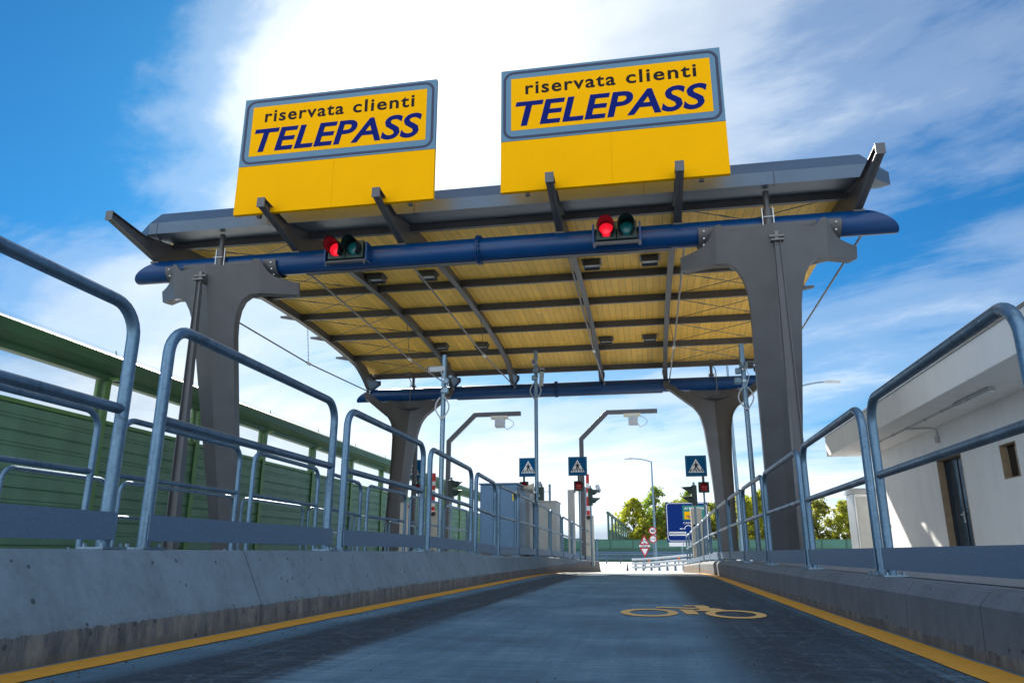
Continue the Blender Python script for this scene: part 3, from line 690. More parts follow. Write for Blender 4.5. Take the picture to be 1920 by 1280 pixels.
# ceiling floodlights
pos = ['near row, farthest left', 'near row, second from the left', 'near row, third from the left', 'near row, farthest right', 'far row, farthest left', 'far row, second from the left', 'far row, third from the left', 'far row, farthest right']
for i, (x, y) in enumerate([(-6.93, 17.72), (-5.50, 17.76), (-1.135, 17.74), (.325, 17.7), (-6.97, 24.4), (-5.53, 24.5), (-1.165, 24.55), (.31, 24.55)]):
    z = zd_(y)-.004; t = thing('ceiling_floodlight', 'dark recessed looking floodlight under the timber ceiling, '+pos[i], 'ceiling light', (x, y, z), 'floodlights under the timber ceiling')
    a = MB(); a.box(x-.25, x+.25, y-.22, y+.22, z-.03, z); a.box(x-.21, x+.21, y-.19, y-.17, z-.17, z-.031); a.box(x-.21, x+.21, y+.17, y+.19, z-.17, z-.031)
    a.box(x-.21, x-.19, y-.168, y+.168, z-.17, z-.031); a.box(x+.19, x+.21, y-.168, y+.168, z-.17, z-.031)
    a.build('housing', 'steel_paint', t, smooth=False)
    b = MB(); b.box(x-.185, x+.185, y-.10, y+.16, z-.10, z-.08); b.build('lens', 'lens_glass', t, smooth=False)
t = thing('ceiling_floodlight', 'lone floodlight under the canopy eave at its right front corner', 'ceiling light', (4.42, 14.9, 7.3), 'floodlights under the timber ceiling')
MB().box(4.22, 4.56, 14.5, 15.1, 7.22, 7.40).build('housing', 'steel_paint', t, bev=.01); MB().box(4.27, 4.50, 14.56, 14.95, 7.205, 7.218).build('lens', 'dark_glass', t)

# ------------------------------------------------------------------ lane signs
def lane_sign(x0, x1, side):
    z0, zs, z1, yf = 7.0, 8.075, 9.66, 12.42; W = x1-x0; ym = yf+.09
    t = thing('lane_sign', '%s one of two yellow and grey blue lane boards on the canopy' % side, 'sign board', ((x0+x1)/2, yf, z0), 'lane boards standing on the canopy arms')
    up_ = MB(); up_.box(x0, x1, yf, ym, zs+.004, z1); up_.build('upper_panel', 'sign_greyblue', t, smooth=False)
    lo = MB(); lo.box(x0, (x0+x1)/2-.002, yf, ym, z0, zs-.004); lo.box((x0+x1)/2+.002, x1, yf, ym, z0, zs-.004); lo.box(x0+.01, x1-.01, yf+.01, ym-.01, z0+.01, zs)
    lo.build('lower_panel', 'sign_yellow', t, smooth=False)
    H = z1-zs; rg = MB(); m1 = .045; ringmesh(rg, rrect(x0+m1, x1-m1, zs+m1, z1-m1, .20), rrect(x0+m1+.052, x1-m1-.052, zs+m1+.052, z1-m1-.052, .155), yf-.004, yf+.002)
    rg.build('border', 'sign_navy', t, smooth=False)
    ya, yb, za, zb = x0+.2, x1-.2, zs+.225, z1-.205
    MB().box(ya, yb, yf-.004, yf+.002, za, zb).build('yellow_field', 'sign_yellow', t, smooth=False)
    hh = zb-za; ww = yb-ya
    text('upper_lettering', 'riservata', 'text_black', t, (ya+ww*.305, yf-.006, zb-hh*.212), .3, bold=.020, fit_w=ww*.46, fit_h=hh*.235, space=1.15)
    text('upper_lettering', 'clienti', 'text_black', t, (ya+ww*.76, yf-.006, zb-hh*.205), .3, bold=.020, fit_w=ww*.345, fit_h=hh*.25, space=1.15)
    text('lower_lettering', 'TELEPASS', 'text_blue', t, ((ya+yb)/2, yf-.006, za+hh*.305), .5, bold=.022, shear=.2, fit_w=ww*.955, fit_h=hh*.475)
    fr = MB()
    for x in (x0+.5, x1-.5): fr.box(x-.04, x+.04, ym+.003, ym+.083, z0-.04, z1-.1)
    for z in (z0+.3, z1-.5): fr.box(x0+.1, x1-.1, ym+.085, ym+.125, z, z+.06)
    fr.build('rear_frame', 'steel_paint', t, smooth=False)
lane_sign(-7.99, -3.80, 'left'); lane_sign(-2.475, 1.735, 'right')

# ------------------------------------------------------------------ overhead lights
def overhead(xc, label):
    yb, zc = 13.36, 6.50; t = thing('lane_signal', label, 'traffic light', (xc, yb, zc-.3), 'red and green signals on the blue beam')
    b = MB(); b.box(xc-.385, xc-.005, yb-.03, yb+.13, zc-.21, zc+.17); b.box(xc+.005, xc+.385, yb-.03, yb+.13, zc-.21, zc+.17); b.build('housing', 'dark_green_plastic', t, bev=.015)
    for k, dx in enumerate((-.195, .195)):
        l = MB(); l.lathe([(-.055, .02), (-.052, .08), (-.04, .12), (-.02, .14), (0, .145)], (xc+dx, yb-.03, zc-.01), 'y', 28); l.build('lens', ['red_lens', 'green_lens'][k], t)
        v = MB(); n = 24; A = [radians(-62)+radians(304)*i/n for i in range(n+1)]; tilt = -.06
        rws = []
        for q in A:
            ln = .42*(.30+.65*(max(0, (sin(q)+.9)/1.9))**.6)
            rws.append([(xc+dx+.158*cos(q), yb-.032, zc-.01+.158*sin(q)), (xc+dx+.154*cos(q), yb-.032-ln, zc-.01+.154*sin(q)-ln*.04)])
        v.sheet(rws); v.sheet([[tuple(Vector(p)+Vector((.006*cos(q), 0, .006*sin(q)))) for p in r] for r, q in zip(rws, A)])
        v.build('visor', 'black_plastic', t)
    r = MB(); r.box(xc-.43, xc+.43, yb+.02, yb+.12, zc-.26, zc-.225); r.box(xc-.43, xc+.43, yb-.02, yb+.02, zc-.275, zc-.262)
    for dx in (-.42, .42): r.box(xc+dx-.008, xc+dx+.008, yb-.03, yb+.0, zc-.36, zc-.262)
    r.build('mounting_rail', 'steel_paint', t, smooth=False)
    bb = MB()
    for dx in (-.47, .43): bb.box(xc+dx, xc+dx+.04, yb-.03, yb+.22, zc-.26, zc+.13)
    bb.build('side_bracket', 'blue_paint', t, bev=.004)
overhead(-5.93, 'pair of round signals, red lit beside dark green, under the left yellow board')
overhead(-.36, 'pair of round signals, red lit beside dark green, under the right yellow board')

# ------------------------------------------------------------------ handrails
def bent(y0, y1, zb0, zb1, H, x0, x1, r=.16, n=7):
    """closed-top hoop running along Y"""
    pts = [Vector((x0, y0, zb0+.01)), Vector((x0, y0, zb0+H-r))]
    sl = (zb1-zb0)/(y1-y0)
    for k in range(1, n): a = pi/2*k/n; pts.append(Vector((x0, y0+r*(1-cos(a)), zb0+H-r+r*sin(a))))
    pts.append(Vector((x0+(x1-x0)*r/(y1-y0), y0+r, zb0+H+sl*r))); pts.append(Vector((x1-(x1-x0)*r/(y1-y0), y1-r, zb1+H-sl*r)))
    for k in range(1, n): a = pi/2*k/n; pts.append(Vector((x1, y1-r*(1-sin(a)), zb1+H-r+r*cos(a))))
    pts += [Vector((x1, y1, zb1+H-r)), Vector((x1, y1, zb1+.01))]
    return pts
def rail_panel(x, y0, y1, zt, H, lab, grp, side, rad=.031, seg=14, board=True, closed=True):
    z0, z1 = zt(y0), zt(y1); t = thing('handrail_panel', lab, 'handrail', (x, (y0+y1)/2, min(z0, z1)), grp)
    MB().tube(bent(y0, y1, z0, z1, H, x, x, .17 if y1-y0 > 1 else .08), rad, seg).build('hoop', 'galvanised', t)
    zm = .56*H
    MB().tube([(x, y0+.01, z0+zm), (x, y1-.01, z1+zm)], rad*.84, seg).build('mid_rail', 'galvanised', t)
    for y, z in ((y0, z0), (y1, z1)):
        p = MB(); p.box(x-.075, x+.075, y-.09, y+.09, z+.001, z+.012)
        for dx in (-.05, .05):
            for dy in (-.065, .065): p.lathe([(.012, .011), (.03, .011)], (x+dx, y+dy, z), 'z', 6)
        p.build('base_plate', 'galv_pole', t, smooth=False)
    if board:
        b = MB(); xo = x+side*(rad+.004); q = [(xo, y0-.03, z0+.045), (xo, y1+.03, z1+.045), (xo, y1+.03, z1+.185), (xo, y0-.03, z0+.185)]
        b.add(q+[(a+side*.006, b_, c) for a, b_, c in q], [(0, 1, 2, 3), (7, 6, 5, 4), (0, 4, 5, 1), (1, 5, 6, 2), (2, 6, 7, 3), (3, 7, 4, 0)]); b.build('toe_board', 'galv_plate', t, smooth=False)
G1 = 'handrail panels on the near edge of the middle island'; G2 = 'handrail panels on the far edge of the middle island'; G3 = 'handrail panels on the far left island'; G4 = 'handrail panels on the right island'
r1 = [(.95, 3.48), (3.80, 6.22), (6.52, 8.98), (9.28, 11.62), (11.95, 13.5), (13.85, 15.65), (15.95, 18.3), (18.6, 21.1), (21.4, 24.0), (24.3, 27.1), (27.4, 32.4), (32.7, 35.5), (35.8, 37.4)]
for i, (a, b) in enumerate(r1):
    rail_panel(-2.76, a, b, t1, 1.29, 'galvanised handrail panel on the left edge of the lane, %s counted from the camera' % ORD[i], G1, 1, board=True, rad=.034)
r2 = [(3.65, 6.25), (6.60, 8.86), (9.22, 11.25), (11.6, 13.1), (13.45, 15.7), (16.05, 18.6), (18.9, 21.4), (21.7, 24.2), (24.5, 27.0), (27.3, 31)]
for i, (a, b) in enumerate(r2):
    rail_panel(-5.2, a, b, t1, 1.29, 'galvanised handrail panel on the far side of the middle island, %s counted from the camera' % ORD[i], G2, -1, board=False)
r3 = [(4.9, 7.85), (8.15, 10.05), (10.35, 13.65), (13.95, 16.7), (17.0, 19.6), (19.9, 22.5), (22.8, 25.4), (25.7, 28.3)]
for i, (a, b) in enumerate(r3):
    rail_panel(-8.05, a, b, t3, 1.2, 'sunlit handrail panel on the far left island, %s counted from the camera' % ORD[i], G3, 1, seg=10, board=False)
r4 = [(3.30, 5.52), (5.76, 7.98), (8.22, 10.68), (10.9, 13.2), (13.42, 15.6), (15.85, 18.15), (18.4, 20.8), (21.0, 23.0), (23.25, 25.1), (25.4, 29.6), (29.85, 32.2), (32.4, 34.6)]
for i, (a, b) in enumerate(r4):
    rail_panel(1.575, a, b, t2, 1.19, 'galvanised handrail panel on the right edge of the lane, %s counted from the camera' % ORD[i], G4, -1, board=True)
# end frame of the middle island
rail_panel(-2.62, 37.75, 38.4, t1, 1.05, 'narrow pale end frame closing the tip of the middle island', G1, 1, board=False)

# ------------------------------------------------------------------ camera poles
def cctv(t, c, yaw, pitch, L_=.34, r=.055):
    m = Matrix.Translation(c) @ Matrix.Rotation(yaw, 4, 'Z') @ Matrix.Rotation(pitch, 4, 'X')
    b = MB(); b.box(-r, r, -L_/2, L_/2, -r, r*.9, m); b.box(-r-.012, r+.012, -L_/2-.05, L_/2-.02, r*.95, r*1.1, m); o = b.build('camera_body', 'plastic_grey', t, bev=.012)
    g = MB(); g.box(-r*.85, r*.85, -L_/2-.006, -L_/2-.001, -r*.85, r*.75, m); g.build('camera_glass', 'dark_glass', o, smooth=False); return o
def pole(x, y, z0, z1, label, kind):
    t = thing('camera_pole', label, 'camera pole', (x, y, z0), 'tall galvanised camera poles')
    MB().tube([(x, y, z0), (x, y, z1)], .052, 16).build('pole', 'galv_pole', t)
    MB().box(x-.12, x+.12, y-.12, y+.12, z0+.001, z0+.02).build('base_plate', 'galv_pole', t)
    if kind == 'side':
        cctv(t, (x-.14, y-.09, z1-.33), radians(-62), radians(8)); bx = x+.10
    elif kind == 'front':
        cctv(t, (x-.02, y-.12, z1-.38), radians(4), radians(6), .3, .06); cctv(t, (x+.16, y+.05, z1-.78), radians(12), radians(-40), .5, .05); bx = x
    else:
        cctv(t, (x+.12, y-.05, z1-.48), radians(10), radians(10), .2, .07); bx = x-.1
    j = MB(); j.cbox((bx-.02, y-.08, z1-.60), (.11, .08, .13)); j.cbox((bx-.04, y-.07, z1-.80), (.13, .08, .14)); j.cbox((bx+.06, y-.05, z1-.50), (.09, .05, .08)); j.build('junction_box', 'galv_pole', t, bev=.02)
    k = MB()
    for s_ in (-1, 1):
        pts = [(x+s_*.05+s_*.10*sin(pi*q/10), y-.08, z1-.95-.42*q/10) for q in range(11)]; pts += [(x+s_*.05*(1-q/4), y-.08, z1-1.37-.05*sin(pi*q/4)) for q in range(1, 5)]
        k.tube(pts, .016, 6)
    k.tube([(x-.06, y-.09, z1-.36), (x+.02, y-.11, z1-.52), (x+.10, y-.09, z1-.7), (x+.02, y-.1, z1-.95)], .009, 6)
    k.build('cable_loop', 'plastic_grey', t)
    c_ = MB()
    for zz in (z1-.55, z1-.8): c_.lathe([(-.02, .062), (.02, .062)], (x, y, zz), 'z', 14)
    c_.build('clamp', 'zinc_bright', t)
pole(-4.24, 15.1, t1(15.1), 4.60, 'leftmost tall galvanised pole with white camera turned left', 'side')
pole(-2.93, 19.9, t1(19.9), 5.93, 'central tall galvanised pole with camera facing the lane', 'front')
pole(2.1, 15.75, t2(15.75), 4.72, 'tall galvanised pole beside the right canopy column', 'right')

# antenna gantries
def gantry(x, y, zb, zt, arm, label):
    t = thing('antenna_gantry', label, 'gantry', (x, y, zr(y)), 'cranked antenna gantries behind the canopy')
    zz0 = t1(y); w_ = .09; path = [(x, zz0), (x, zb), (x+1.15, zt), (x+arm, zt)]
    b = MB(); offs = []
    outer = [(x-w_, zz0), (x-w_, zb+.04), (x+1.15-.04, zt+w_), (x+arm, zt+w_), (x+arm, zt-w_), (x+1.15+.04, zt-w_), (x+w_, zb-.04), (x+w_, zz0)]
    b.xz(outer, y-.09, y+.09); b.build('mast', 'steel_paint', t, bev=.01)
    xa = x+2.28; m = MB(); m.box(xa-.42, xa+.30, y-.16, y+.16, zt-w_-.12, zt-w_-.002); m.build('mount', 'horn_cream', t, bev=.01)
    a = MB(); a.box(xa-.22, xa+.18, y-.24, y+.1, zt-w_-.50, zt-w_-.13, None); a.build('antenna', 'plastic_grey', t, bev=.02)
    c = MB(); c.tube([(xa+.28, y-.05, zt-w_-.1)]+[(xa+.28+.3*sin(pi*q/8), y-.05, zt-w_-.1-.5*(q/8)) for q in range(1, 9)]+[(xa+.15, y-.08, zt-w_-.42)], .016, 6); c.build('cable', 'plastic_grey', t)
gantry(-8.35, 30.8, 5.05, 6.18, 3.15, 'cranked antenna gantry over the left lane behind the canopy')
gantry(-2.74, 32.0, 5.2, 6.33, 3.3, 'cranked antenna gantry over the central lane behind the canopy')

# ------------------------------------------------------------------ crossing signs with signals
def walker(t, x, y, z, s):
    """white triangle with a walking figure over zebra bars, s = sign size"""
    def T(pl): return [(x+a*s, z+b*s) for a, b in pl]
    MB().xz(T([(-.40, -.34), (.40, -.34), (0, .36)]), y-.004, y).build('triangle', 'sign_white', t, smooth=False)
    f = MB(); P_ = [
        [(-.03, .20), (.0, .23), (.03, .20), (.03, .165), (0, .14), (-.03, .165)],
        [(-.05, .12), (.05, .12), (.065, -.04), (-.065, -.04)],
        [(-.05, .12), (-.05, .07), (-.11, .0), (-.14, .02)], [(.05, .12), (.14, .02), (.11, .0), (.05, .07)],
        [(-.065, -.04), (.01, -.04), (-.07, -.22), (-.15, -.27), (-.10, -.20)], [(.065, -.04), (-.01, -.04), (.08, -.20), (.12, -.29), (.15, -.27)],
        [(-.27, -.16), (-.22, -.12), (-.27, -.30), (-.34, -.30)], [(.27, -.16), (.22, -.12), (.27, -.30), (.34, -.30)],
        [(-.04, -.16), (.0, -.14), (.03, -.30), (-.03, -.30)], [(-.15, -.14), (-.13, -.14), (-.15, -.30), (-.20, -.30)], [(.15, -.14), (.13, -.14), (.17, -.30), (.21, -.30)]]
    for pl in P_: f.xz(T(pl), y-.008, y-.005)
    f.build('pictogram', 'text_black', t, smooth=False)
def crossing(x, y, zc, s, poledx, label, sl=1):
    g0 = zr(y)+.25; t = thing('crossing_sign', label, 'crossing sign', (x, y, g0), 'blue pedestrian crossing signs')
    MB().tube([(x+poledx, y+.06, g0), (x+poledx, y+.06, zc)], .035, 12).build('pole', 'galv_pole', t)
    pl = MB(); pl.xz(rrect(x-s/2, x+s/2, zc-s/2, zc+s/2, .04), y-.0, y+.02); pl.build('plate', 'sign_blue', t, smooth=False)
    r = MB(); ringmesh(r, rrect(x-s/2+.008, x+s/2-.008, zc-s/2+.008, zc+s/2-.008, .036), rrect(x-s/2+.02, x+s/2-.02, zc-s/2+.02, zc+s/2-.02, .03), y-.003, y+.001); r.build('rim', 'sign_greyblue', t, smooth=False)
    fr = MB(); fr.box(x-s/2-.02, x+s/2+.02, y+.022, y+.10, zc-s/2-.02, zc+s/2+.02); fr.build('sign_case', 'sign_blue', t, bev=.01)
    walker(t, x, y-.001, zc, s)
    # signal facing the driver
    zs = zc-s/2-.42; xs = x+poledx
    u = thing('warning_signal', label.replace('blue pedestrian crossing sign', 'single red lens signal under the crossing sign'), 'traffic light', (xs, y, zs-.2), 'single red signals under the crossing signs')
    MB().box(xs-.19, xs+.19, y-.09, y+.05, zs-.19, zs+.19).build('housing', 'dark_green_plastic', u, bev=.02)
    MB().lathe([(-.05, .03), (-.045, .09), (-.02, .13), (0, .14)], (xs, y-.09, zs), 'y', 24).build('lens', 'red_lens_dim', u)
    v = MB(); n = 20; A = [radians(-40)+radians(260)*i/n for i in range(n+1)]; v.sheet([[(xs+.16*cos(q), y-.09, zs+.16*sin(q)), (xs+.16*cos(q), y-.09-.05-.2*max(0, sin(q)), zs+.16*sin(q))] for q in A]); v.build('visor', 'black_plastic', u)
    MB().tube([(xs, y-.03, zs+.19), (xs, y-.03, zc-s/2)], .045, 8).build('bracket', 'dark_green_plastic', u)
crossing(-9.0, 28.0, 3.60, .68, .22, 'blue pedestrian crossing sign half hidden behind the left rear column')
crossing(-5.0, 31.5, 3.98, .76, -.18, 'blue pedestrian crossing sign crossed by the central camera pole')
crossing(-2.62, 28.6, 3.66, .68, .04, 'blue pedestrian crossing sign beside the central antenna gantry')
crossing(1.78, 28.0, 3.52, .72, .22, 'blue pedestrian crossing sign on the right island')
def sidesignal(x, y, zc, dr, label, k=1.):
    g0 = zr(y)+.25; t = thing('side_signal', label, 'traffic light', (x, y, g0), 'two lens signals seen from the side')
    MB().tube([(x, y, g0), (x, y, zc+.45*k)], .04, 10).build('pole', 'galv_pole', t)
    MB().box(x-.09, x+.09, y-.17, y+.17, zc-.36*k, zc+.34*k).build('housing', 'dark_green_plastic', t, bev=.02)
    for dz in (.17*k, -.17*k):
        v = MB(); n = 16; A = [radians(-50)+radians(280)*i/n for i in range(n+1)]
        v.sheet([[(x+dr*.09, y+.14*cos(q), zc+dz+.14*sin(q)), (x+dr*(.09+.12+.24*max(0, sin(q)+.4)/1.4), y+.13*cos(q), zc+dz+.12*sin(q))] for q in A]); v.build('visor', 'dark_green_plastic', t)
        MB().lathe([(0, .12), (dr*.02, .1), (dr*.03, .02)], (x+dr*.09, y, zc+dz), 'x', 16).build('lens', 'green_lens' if dz < 0 else 'red_lens_dim', t)
sidesignal(-7.58, 28.5, 2.85, 1, 'dark two lens signal in profile behind the left handrails', 1)
sidesignal(-4.15, 29.5, 2.62, -1, 'dark two lens signal in profile facing left, left of the grey cabinets', 1)
sidesignal(-2.50, 33.2, 2.83, 1, 'dark two lens signal in profile facing right, beside the central barrier', 1.05)
sidesignal(1.62, 27.5, 2.43, -1, 'dark two lens signal in profile in front of the big blue sign', 1)

# booms
def boom(x, y, z0, z1, bw, label):
    g0 = zr(y)+.25; t = thing('barrier_gate', label, 'barrier gate', (x, y, g0), 'raised red and white barriers')
    MB().box(x-bw/2, x+bw/2, y-.18, y+.18, g0, z0).build('cabinet', 'beige_paint', t, bev=.015)
    n = 9; dz = (z1-z0)/n; a = MB(); b = MB()
    for i in range(n):
        (a if i in (0, 2, 3, 5, 7, 8) else b).box(x-.07, x+.07, y-.24, y-.20, z0+i*dz, z0+(i+1)*dz-.002)
    a.build('red_stripe', 'red_paint', t, smooth=False); b.build('white_stripe', 'white_paint', t, smooth=False)
    MB().lathe([(-.06, .09), (.02, .09)], (x, y-.2, z0-.1), 'y', 14).build('pivot', 'black_plastic', t)
    MB().box(x-bw*.3, x+bw*.3, y-.186, y-.182, g0+(z0-g0)*.62, g0+(z0-g0)*.62+.03).build('label_plate', 'plastic_grey', t, smooth=False)
boom(-7.95, 27.5, 1.95, 3.35, .34, 'raised red and white boom on beige cabinet behind the left handrails')
boom(-2.72, 34.8, 2.10, 3.95, .42, 'raised red and white boom beside the central antenna gantry')
t = thing('payment_cabinet', 'tall beige cabinet on the right island in front of the blue sign', 'cabinet', (1.52, 29.5, 0))
MB().box(1.56, 1.96, 29.3, 29.8, zr(29.5)+.25, 2.07).build('case', 'beige_paint', t, bev=.02); MB().box(1.62, 1.86, 29.292, 29.298, 1.40, 1.48).build('label_plate', 'text_black', t); MB().box(1.6, 1.92, 29.292, 29.298, .6, 1.15).build('door', 'cabinet_grey', t)
t = thing('barrier_gate', 'slim beige post with a red top behind the left handrails', 'barrier gate', (-7.7, 23.4, 0)); MB().box(-7.85, -7.6, 23.2, 23.5, .2, 2.0).build('cabinet', 'beige_paint', t, bev=.01); MB().box(-7.6, -7.55, 23.25, 23.4, .2, 1.95).build('side_rail', 'white_paint', t); MB().box(-7.6, -7.53, 23.22, 23.30, 1.84, 1.9).build('red_stripe', 'red_paint', t)

# cabinets on the middle island
def cabinet(x0, x1, y0, y1, z1, m, label, extra=None):
    g0 = t1((y0+y1)/2); t = thing('equipment_cabinet', label, 'cabinet', ((x0+x1)/2, (y0+y1)/2, g0), 'equipment cabinets on the middle island')
    MB().box(x0, x1, y0, y1, g0+.10, z1).build('case', m, t, bev=.015); MB().box(x0+.03, x1-.03, y0+.03, y1-.03, g0, g0+.10).build('plinth', 'steel_paint', t)
    MB().box(x0-.03, x1+.03, y0-.03, y1+.03, z1+.001, z1+.04).build('lid', m, t, bev=.01)
    d = MB(); d.box(x0+.04, x1-.04, y0-.012, y0-.002, g0+.16, z1-.06); d.build('door', m, t, bev=.004)
    return t
t = cabinet(-3.92, -3.02, 17.4, 18.6, 2.0, 'cabinet_blue', 'large blue grey cabinet with yellow sticker behind the left handrail')
MB().box(-3.14, -3.04, 17.375, 17.385, 1.62, 1.84).build('sticker', 'sticker_yellow', t, smooth=False)
t2_ = cabinet(-3.30, -2.98, 19.0, 20.6, 1.95, 'cabinet_grey', 'bright metal cabinet right behind the blue grey cabinet')
cabinet(-4.05, -3.1, 25.5, 26.8, 2.12, 'cabinet_grey', 'pale grey cabinet with a dark handle behind the central camera pole')
t = thing('loudspeaker', 'small cream horn loudspeaker on the cabinet corner', 'loudspeaker', (-2.9, 18.4, 1.9)); MB().lathe([(-.22, .05), (-.1, .055), (0, .06), (.12, .10), (.16, .13)], (-2.92, 18.2, 1.98), 'x', 18).build('horn', 'horn_cream', t); MB().box(-3.0, -2.96, 18.18, 18.22, 1.8, 1.95).build('bracket', 'galv_pole', t)
t = thing('payment_column', 'slim tall grey column between the grey cabinet and the barrier', 'column', (-3.0, 29.6, 0)); MB().box(-3.12, -2.87, 29.5, 29.8, t1(29.6), 2.84).build('case', 'cabinet_grey', t, bev=.01); MB().cbox((-2.83, 29.5, 2.75), (.05, .1, .05)).build('sensor', 'black_plastic', t)
def smallcam(x, y, z0, z1, cx_, label, yaw):
    t = thing('small_camera_pole', label, 'camera pole', (x, y, z0)); MB().tube([(x, y, z0), (x, y, z1)], .05, 10).build('pole', 'galv_pole', t)
    MB().tube([(x, y-.02, z1-.3), (cx_, y-.05, z1-.32), (cx_, y-.05, z1-.2)], .016, 6).build('arm', 'galv_pole', t); cctv(t, (cx_, y-.08, z1-.08), yaw, radians(48), .42, .07)
smallcam(-4.02, 31.0, .3, 3.20, -4.5, 'grey post with small white camera leaning left above the grey cabinet', radians(-30))
smallcam(-2.95, 36.2, .1, 3.50, -2.35, 'small white camera reaching out right of the central barrier', radians(25))

# ------------------------------------------------------------------ left noise barrier
bx = -13.0; t = thing('noise_barrier', 'long green corrugated noise barrier with clear upper panes on the left', 'noise barrier', (bx, 11.7, 0))
YBP = [7.8+3.93*i for i in range(24)]
zbr = lambda y: zr(y)*.9
for i, y in enumerate(YBP):
    z0 = zbr(y); p = MB()
    for dx in (-.10, .09): p.box(bx+dx, bx+dx+.012, y-.09, y+.09, z0-.1, 4.62+z0*.4)
    p.box(bx-.087, bx+.089, y-.006, y+.006, z0-.1, 4.60+z0*.4)
    p.tube([(bx+.2, y, 5.05+z0*.4), (bx+.17, y-.02, 5.26+z0*.4)], .012, 6)
    p.box(bx+.11, bx+.35, y-.05, y+.05, 4.50+z0*.4, 4.56+z0*.4)
    p.build('post', 'barrier_post_green', t, smooth=False)
for i in range(len(YBP)-1):
    ya, yb2 = YBP[i]+.012, YBP[i+1]-.012; z0 = zbr((ya+yb2)/2); zt = 3.46+z0*.4; q = MB()
    prof = []; z = z0+.0; n_p = 6; ph = (zt-z0)/n_p
    for k in range(n_p):          # ribbed cassettes
        b0 = z0+k*ph
        prof += [(.0, b0+.004), (.026, b0+.03), (.026, b0+ph*.42), (.012, b0+ph*.44), (.012, b0+ph*.47), (.026, b0+ph*.49), (.026, b0+ph*.54), (.012, b0+ph*.56), (.012, b0+ph*.60), (.026, b0+ph*.62), (.026, b0+ph*.94), (.0, b0+ph*.985)]
    q.sheet([[(bx+.01+dx, yy2, zz) for dx, zz in prof] for yy2 in (ya, yb2)]); q.box(bx-.06, bx-.0, ya, yb2, z0, zt)
    q.build('corrugated_panel', 'barrier_green', t, smooth=False)
    fr = MB(); fr.box(bx-.05, bx+.05, ya, yb2, zt+.002, zt+.09)
    fr.box(bx-.04, bx+.04, yb2-.28, yb2-.22, zt+.092, 4.47+z0*.4); fr.build('pane_frame', 'barrier_post_green', t, smooth=False)
    MB().box(bx-.012, bx+.012, ya, yb2, zt+.095, 4.47+z0*.4).build('clear_pane', 'clear_panel', t, smooth=False)
cp = MB(); rows = []
for y in [7.0]+YBP+[YBP[-1]+1]:
    z0 = zbr(y)*.4; rows.append([(bx+dx, y, zz+z0) for dx, zz in ((-.1, 4.49), (.12, 4.49), (.12, 4.62), (.36, 4.78), (.36, 5.03), (.28, 5.10), (-.22, 5.12), (-.30, 4.80), (-.1, 4.62), (-.1, 4.49))])
cp.sheet(rows); cp.build('cap', 'cap_green', t, smooth=False)
ed = MB(); ed.sheet([[(bx-.15, y, 5.125+zbr(y)*.4), (bx+.05, y, 5.27+zbr(y)*.4)] for y in [7.0]+YBP]); ed.build('top_edge', 'clear_panel', t, smooth=False)

# ------------------------------------------------------------------ office
bz = .16
t = thing('office_building', 'white rendered toll office with deep flat eave on the right', 'building', (6.1, 16, bz))
X0, X1 = 6.1, 6.4
w_ = MB(); ye = 21.0; ys_ = 6.0; top = 3.02
dy0, dy1, dz1 = 15.93, 17.22, 2.36; wy0, wy1, wz0, wz1 = 13.66, 14.26, 1.68, 2.27
for a, b, c, d in ((ys_, wy0, bz, top), (wy0, wy1, bz, wz0), (wy0, wy1, wz1, top), (wy1, dy0, bz, top), (dy0, dy1, dz1, top), (dy1, ye, bz, top)):
    w_.box(X0, X1, a, b, c, d)
w_.box(X1, 11, ye-.3, ye, bz, top); w_.box(X1, 11, ys_, ys_+.3, bz, top)
w_.build('wall', 'white_plaster', t, smooth=False)
r = MB(); r.box(4.95, 12, 10.3, 21.85, top+.003, 3.56); r.box(4.95, 12, 5.5, 10.28, top+.003, 3.56); ro = r.build('roof', 'white_plaster', t, bev=.01)
MB().box(4.93, 12.02, 5.48, 21.87, 3.563, 3.60).build('coping', 'zinc_bright', ro, smooth=False)
d = MB(); d.box(X0+.16, X0+.20, dy0+.06, dy1-.06, bz, dz1-.05); do = d.build('door', 'door_blue', t, smooth=False)
fr = MB(); fr.box(X0+.13, X0+.22, dy0, dy0+.06, bz, dz1); fr.box(X0+.13, X0+.22, dy1-.06, dy1, bz, dz1); fr.box(X0+.13, X0+.22, dy0+.06, dy1-.06, dz1-.05, dz1); fr.box(X0+.145, X0+.156, (dy0+dy1)/2-.012, (dy0+dy1)/2+.012, bz, dz1-.05); fr.build('frame', 'dark_frame', do, smooth=False)
hd = MB(); hd.tube([(X0+.10, 16.50, 1.20), (X0+.10, 16.64, 1.20), (X0+.16, 16.64, 1.20)], .012, 8); hd.box(X0+.15, X0+.158, 16.60, 16.66, 1.04, 1.26); hd.build('handle', 'zinc_bright', do)
rv = MB(); rv.box(X0-.006, X0+.128, dy1-.02, dy1-.003, bz, dz1-.003); rv.box(X0-.006, X0+.128, dy0+.003, dy0+.02, bz, dz1-.003); rv.box(X0-.006, X0+.128, dy0+.022, dy1-.022, dz1-.02, dz1-.003); rv.build('door_reveal', 'tan_reveal', t, smooth=False)
wn = MB(); wn.box(X0+.115, X0+.135, wy0+.02, wy1-.02, wz0+.02, wz1-.02); wo_ = wn.build('window', 'dark_glass', t, smooth=False)
wf = MB(); wf.box(X0-.006, X0+.112, wy1-.02, wy1-.003, wz0+.003, wz1-.003); wf.box(X0-.006, X0+.112, wy0+.003, wy0+.02, wz0+.003, wz1-.003); wf.box(X0-.006, X0+.112, wy0+.022, wy1-.022, wz0+.003, wz0+.02); wf.box(X0-.006, X0+.112, wy0+.022, wy1-.022, wz1-.02, wz1-.003); wf.build('frame', 'tan_reveal', wo_, smooth=False)
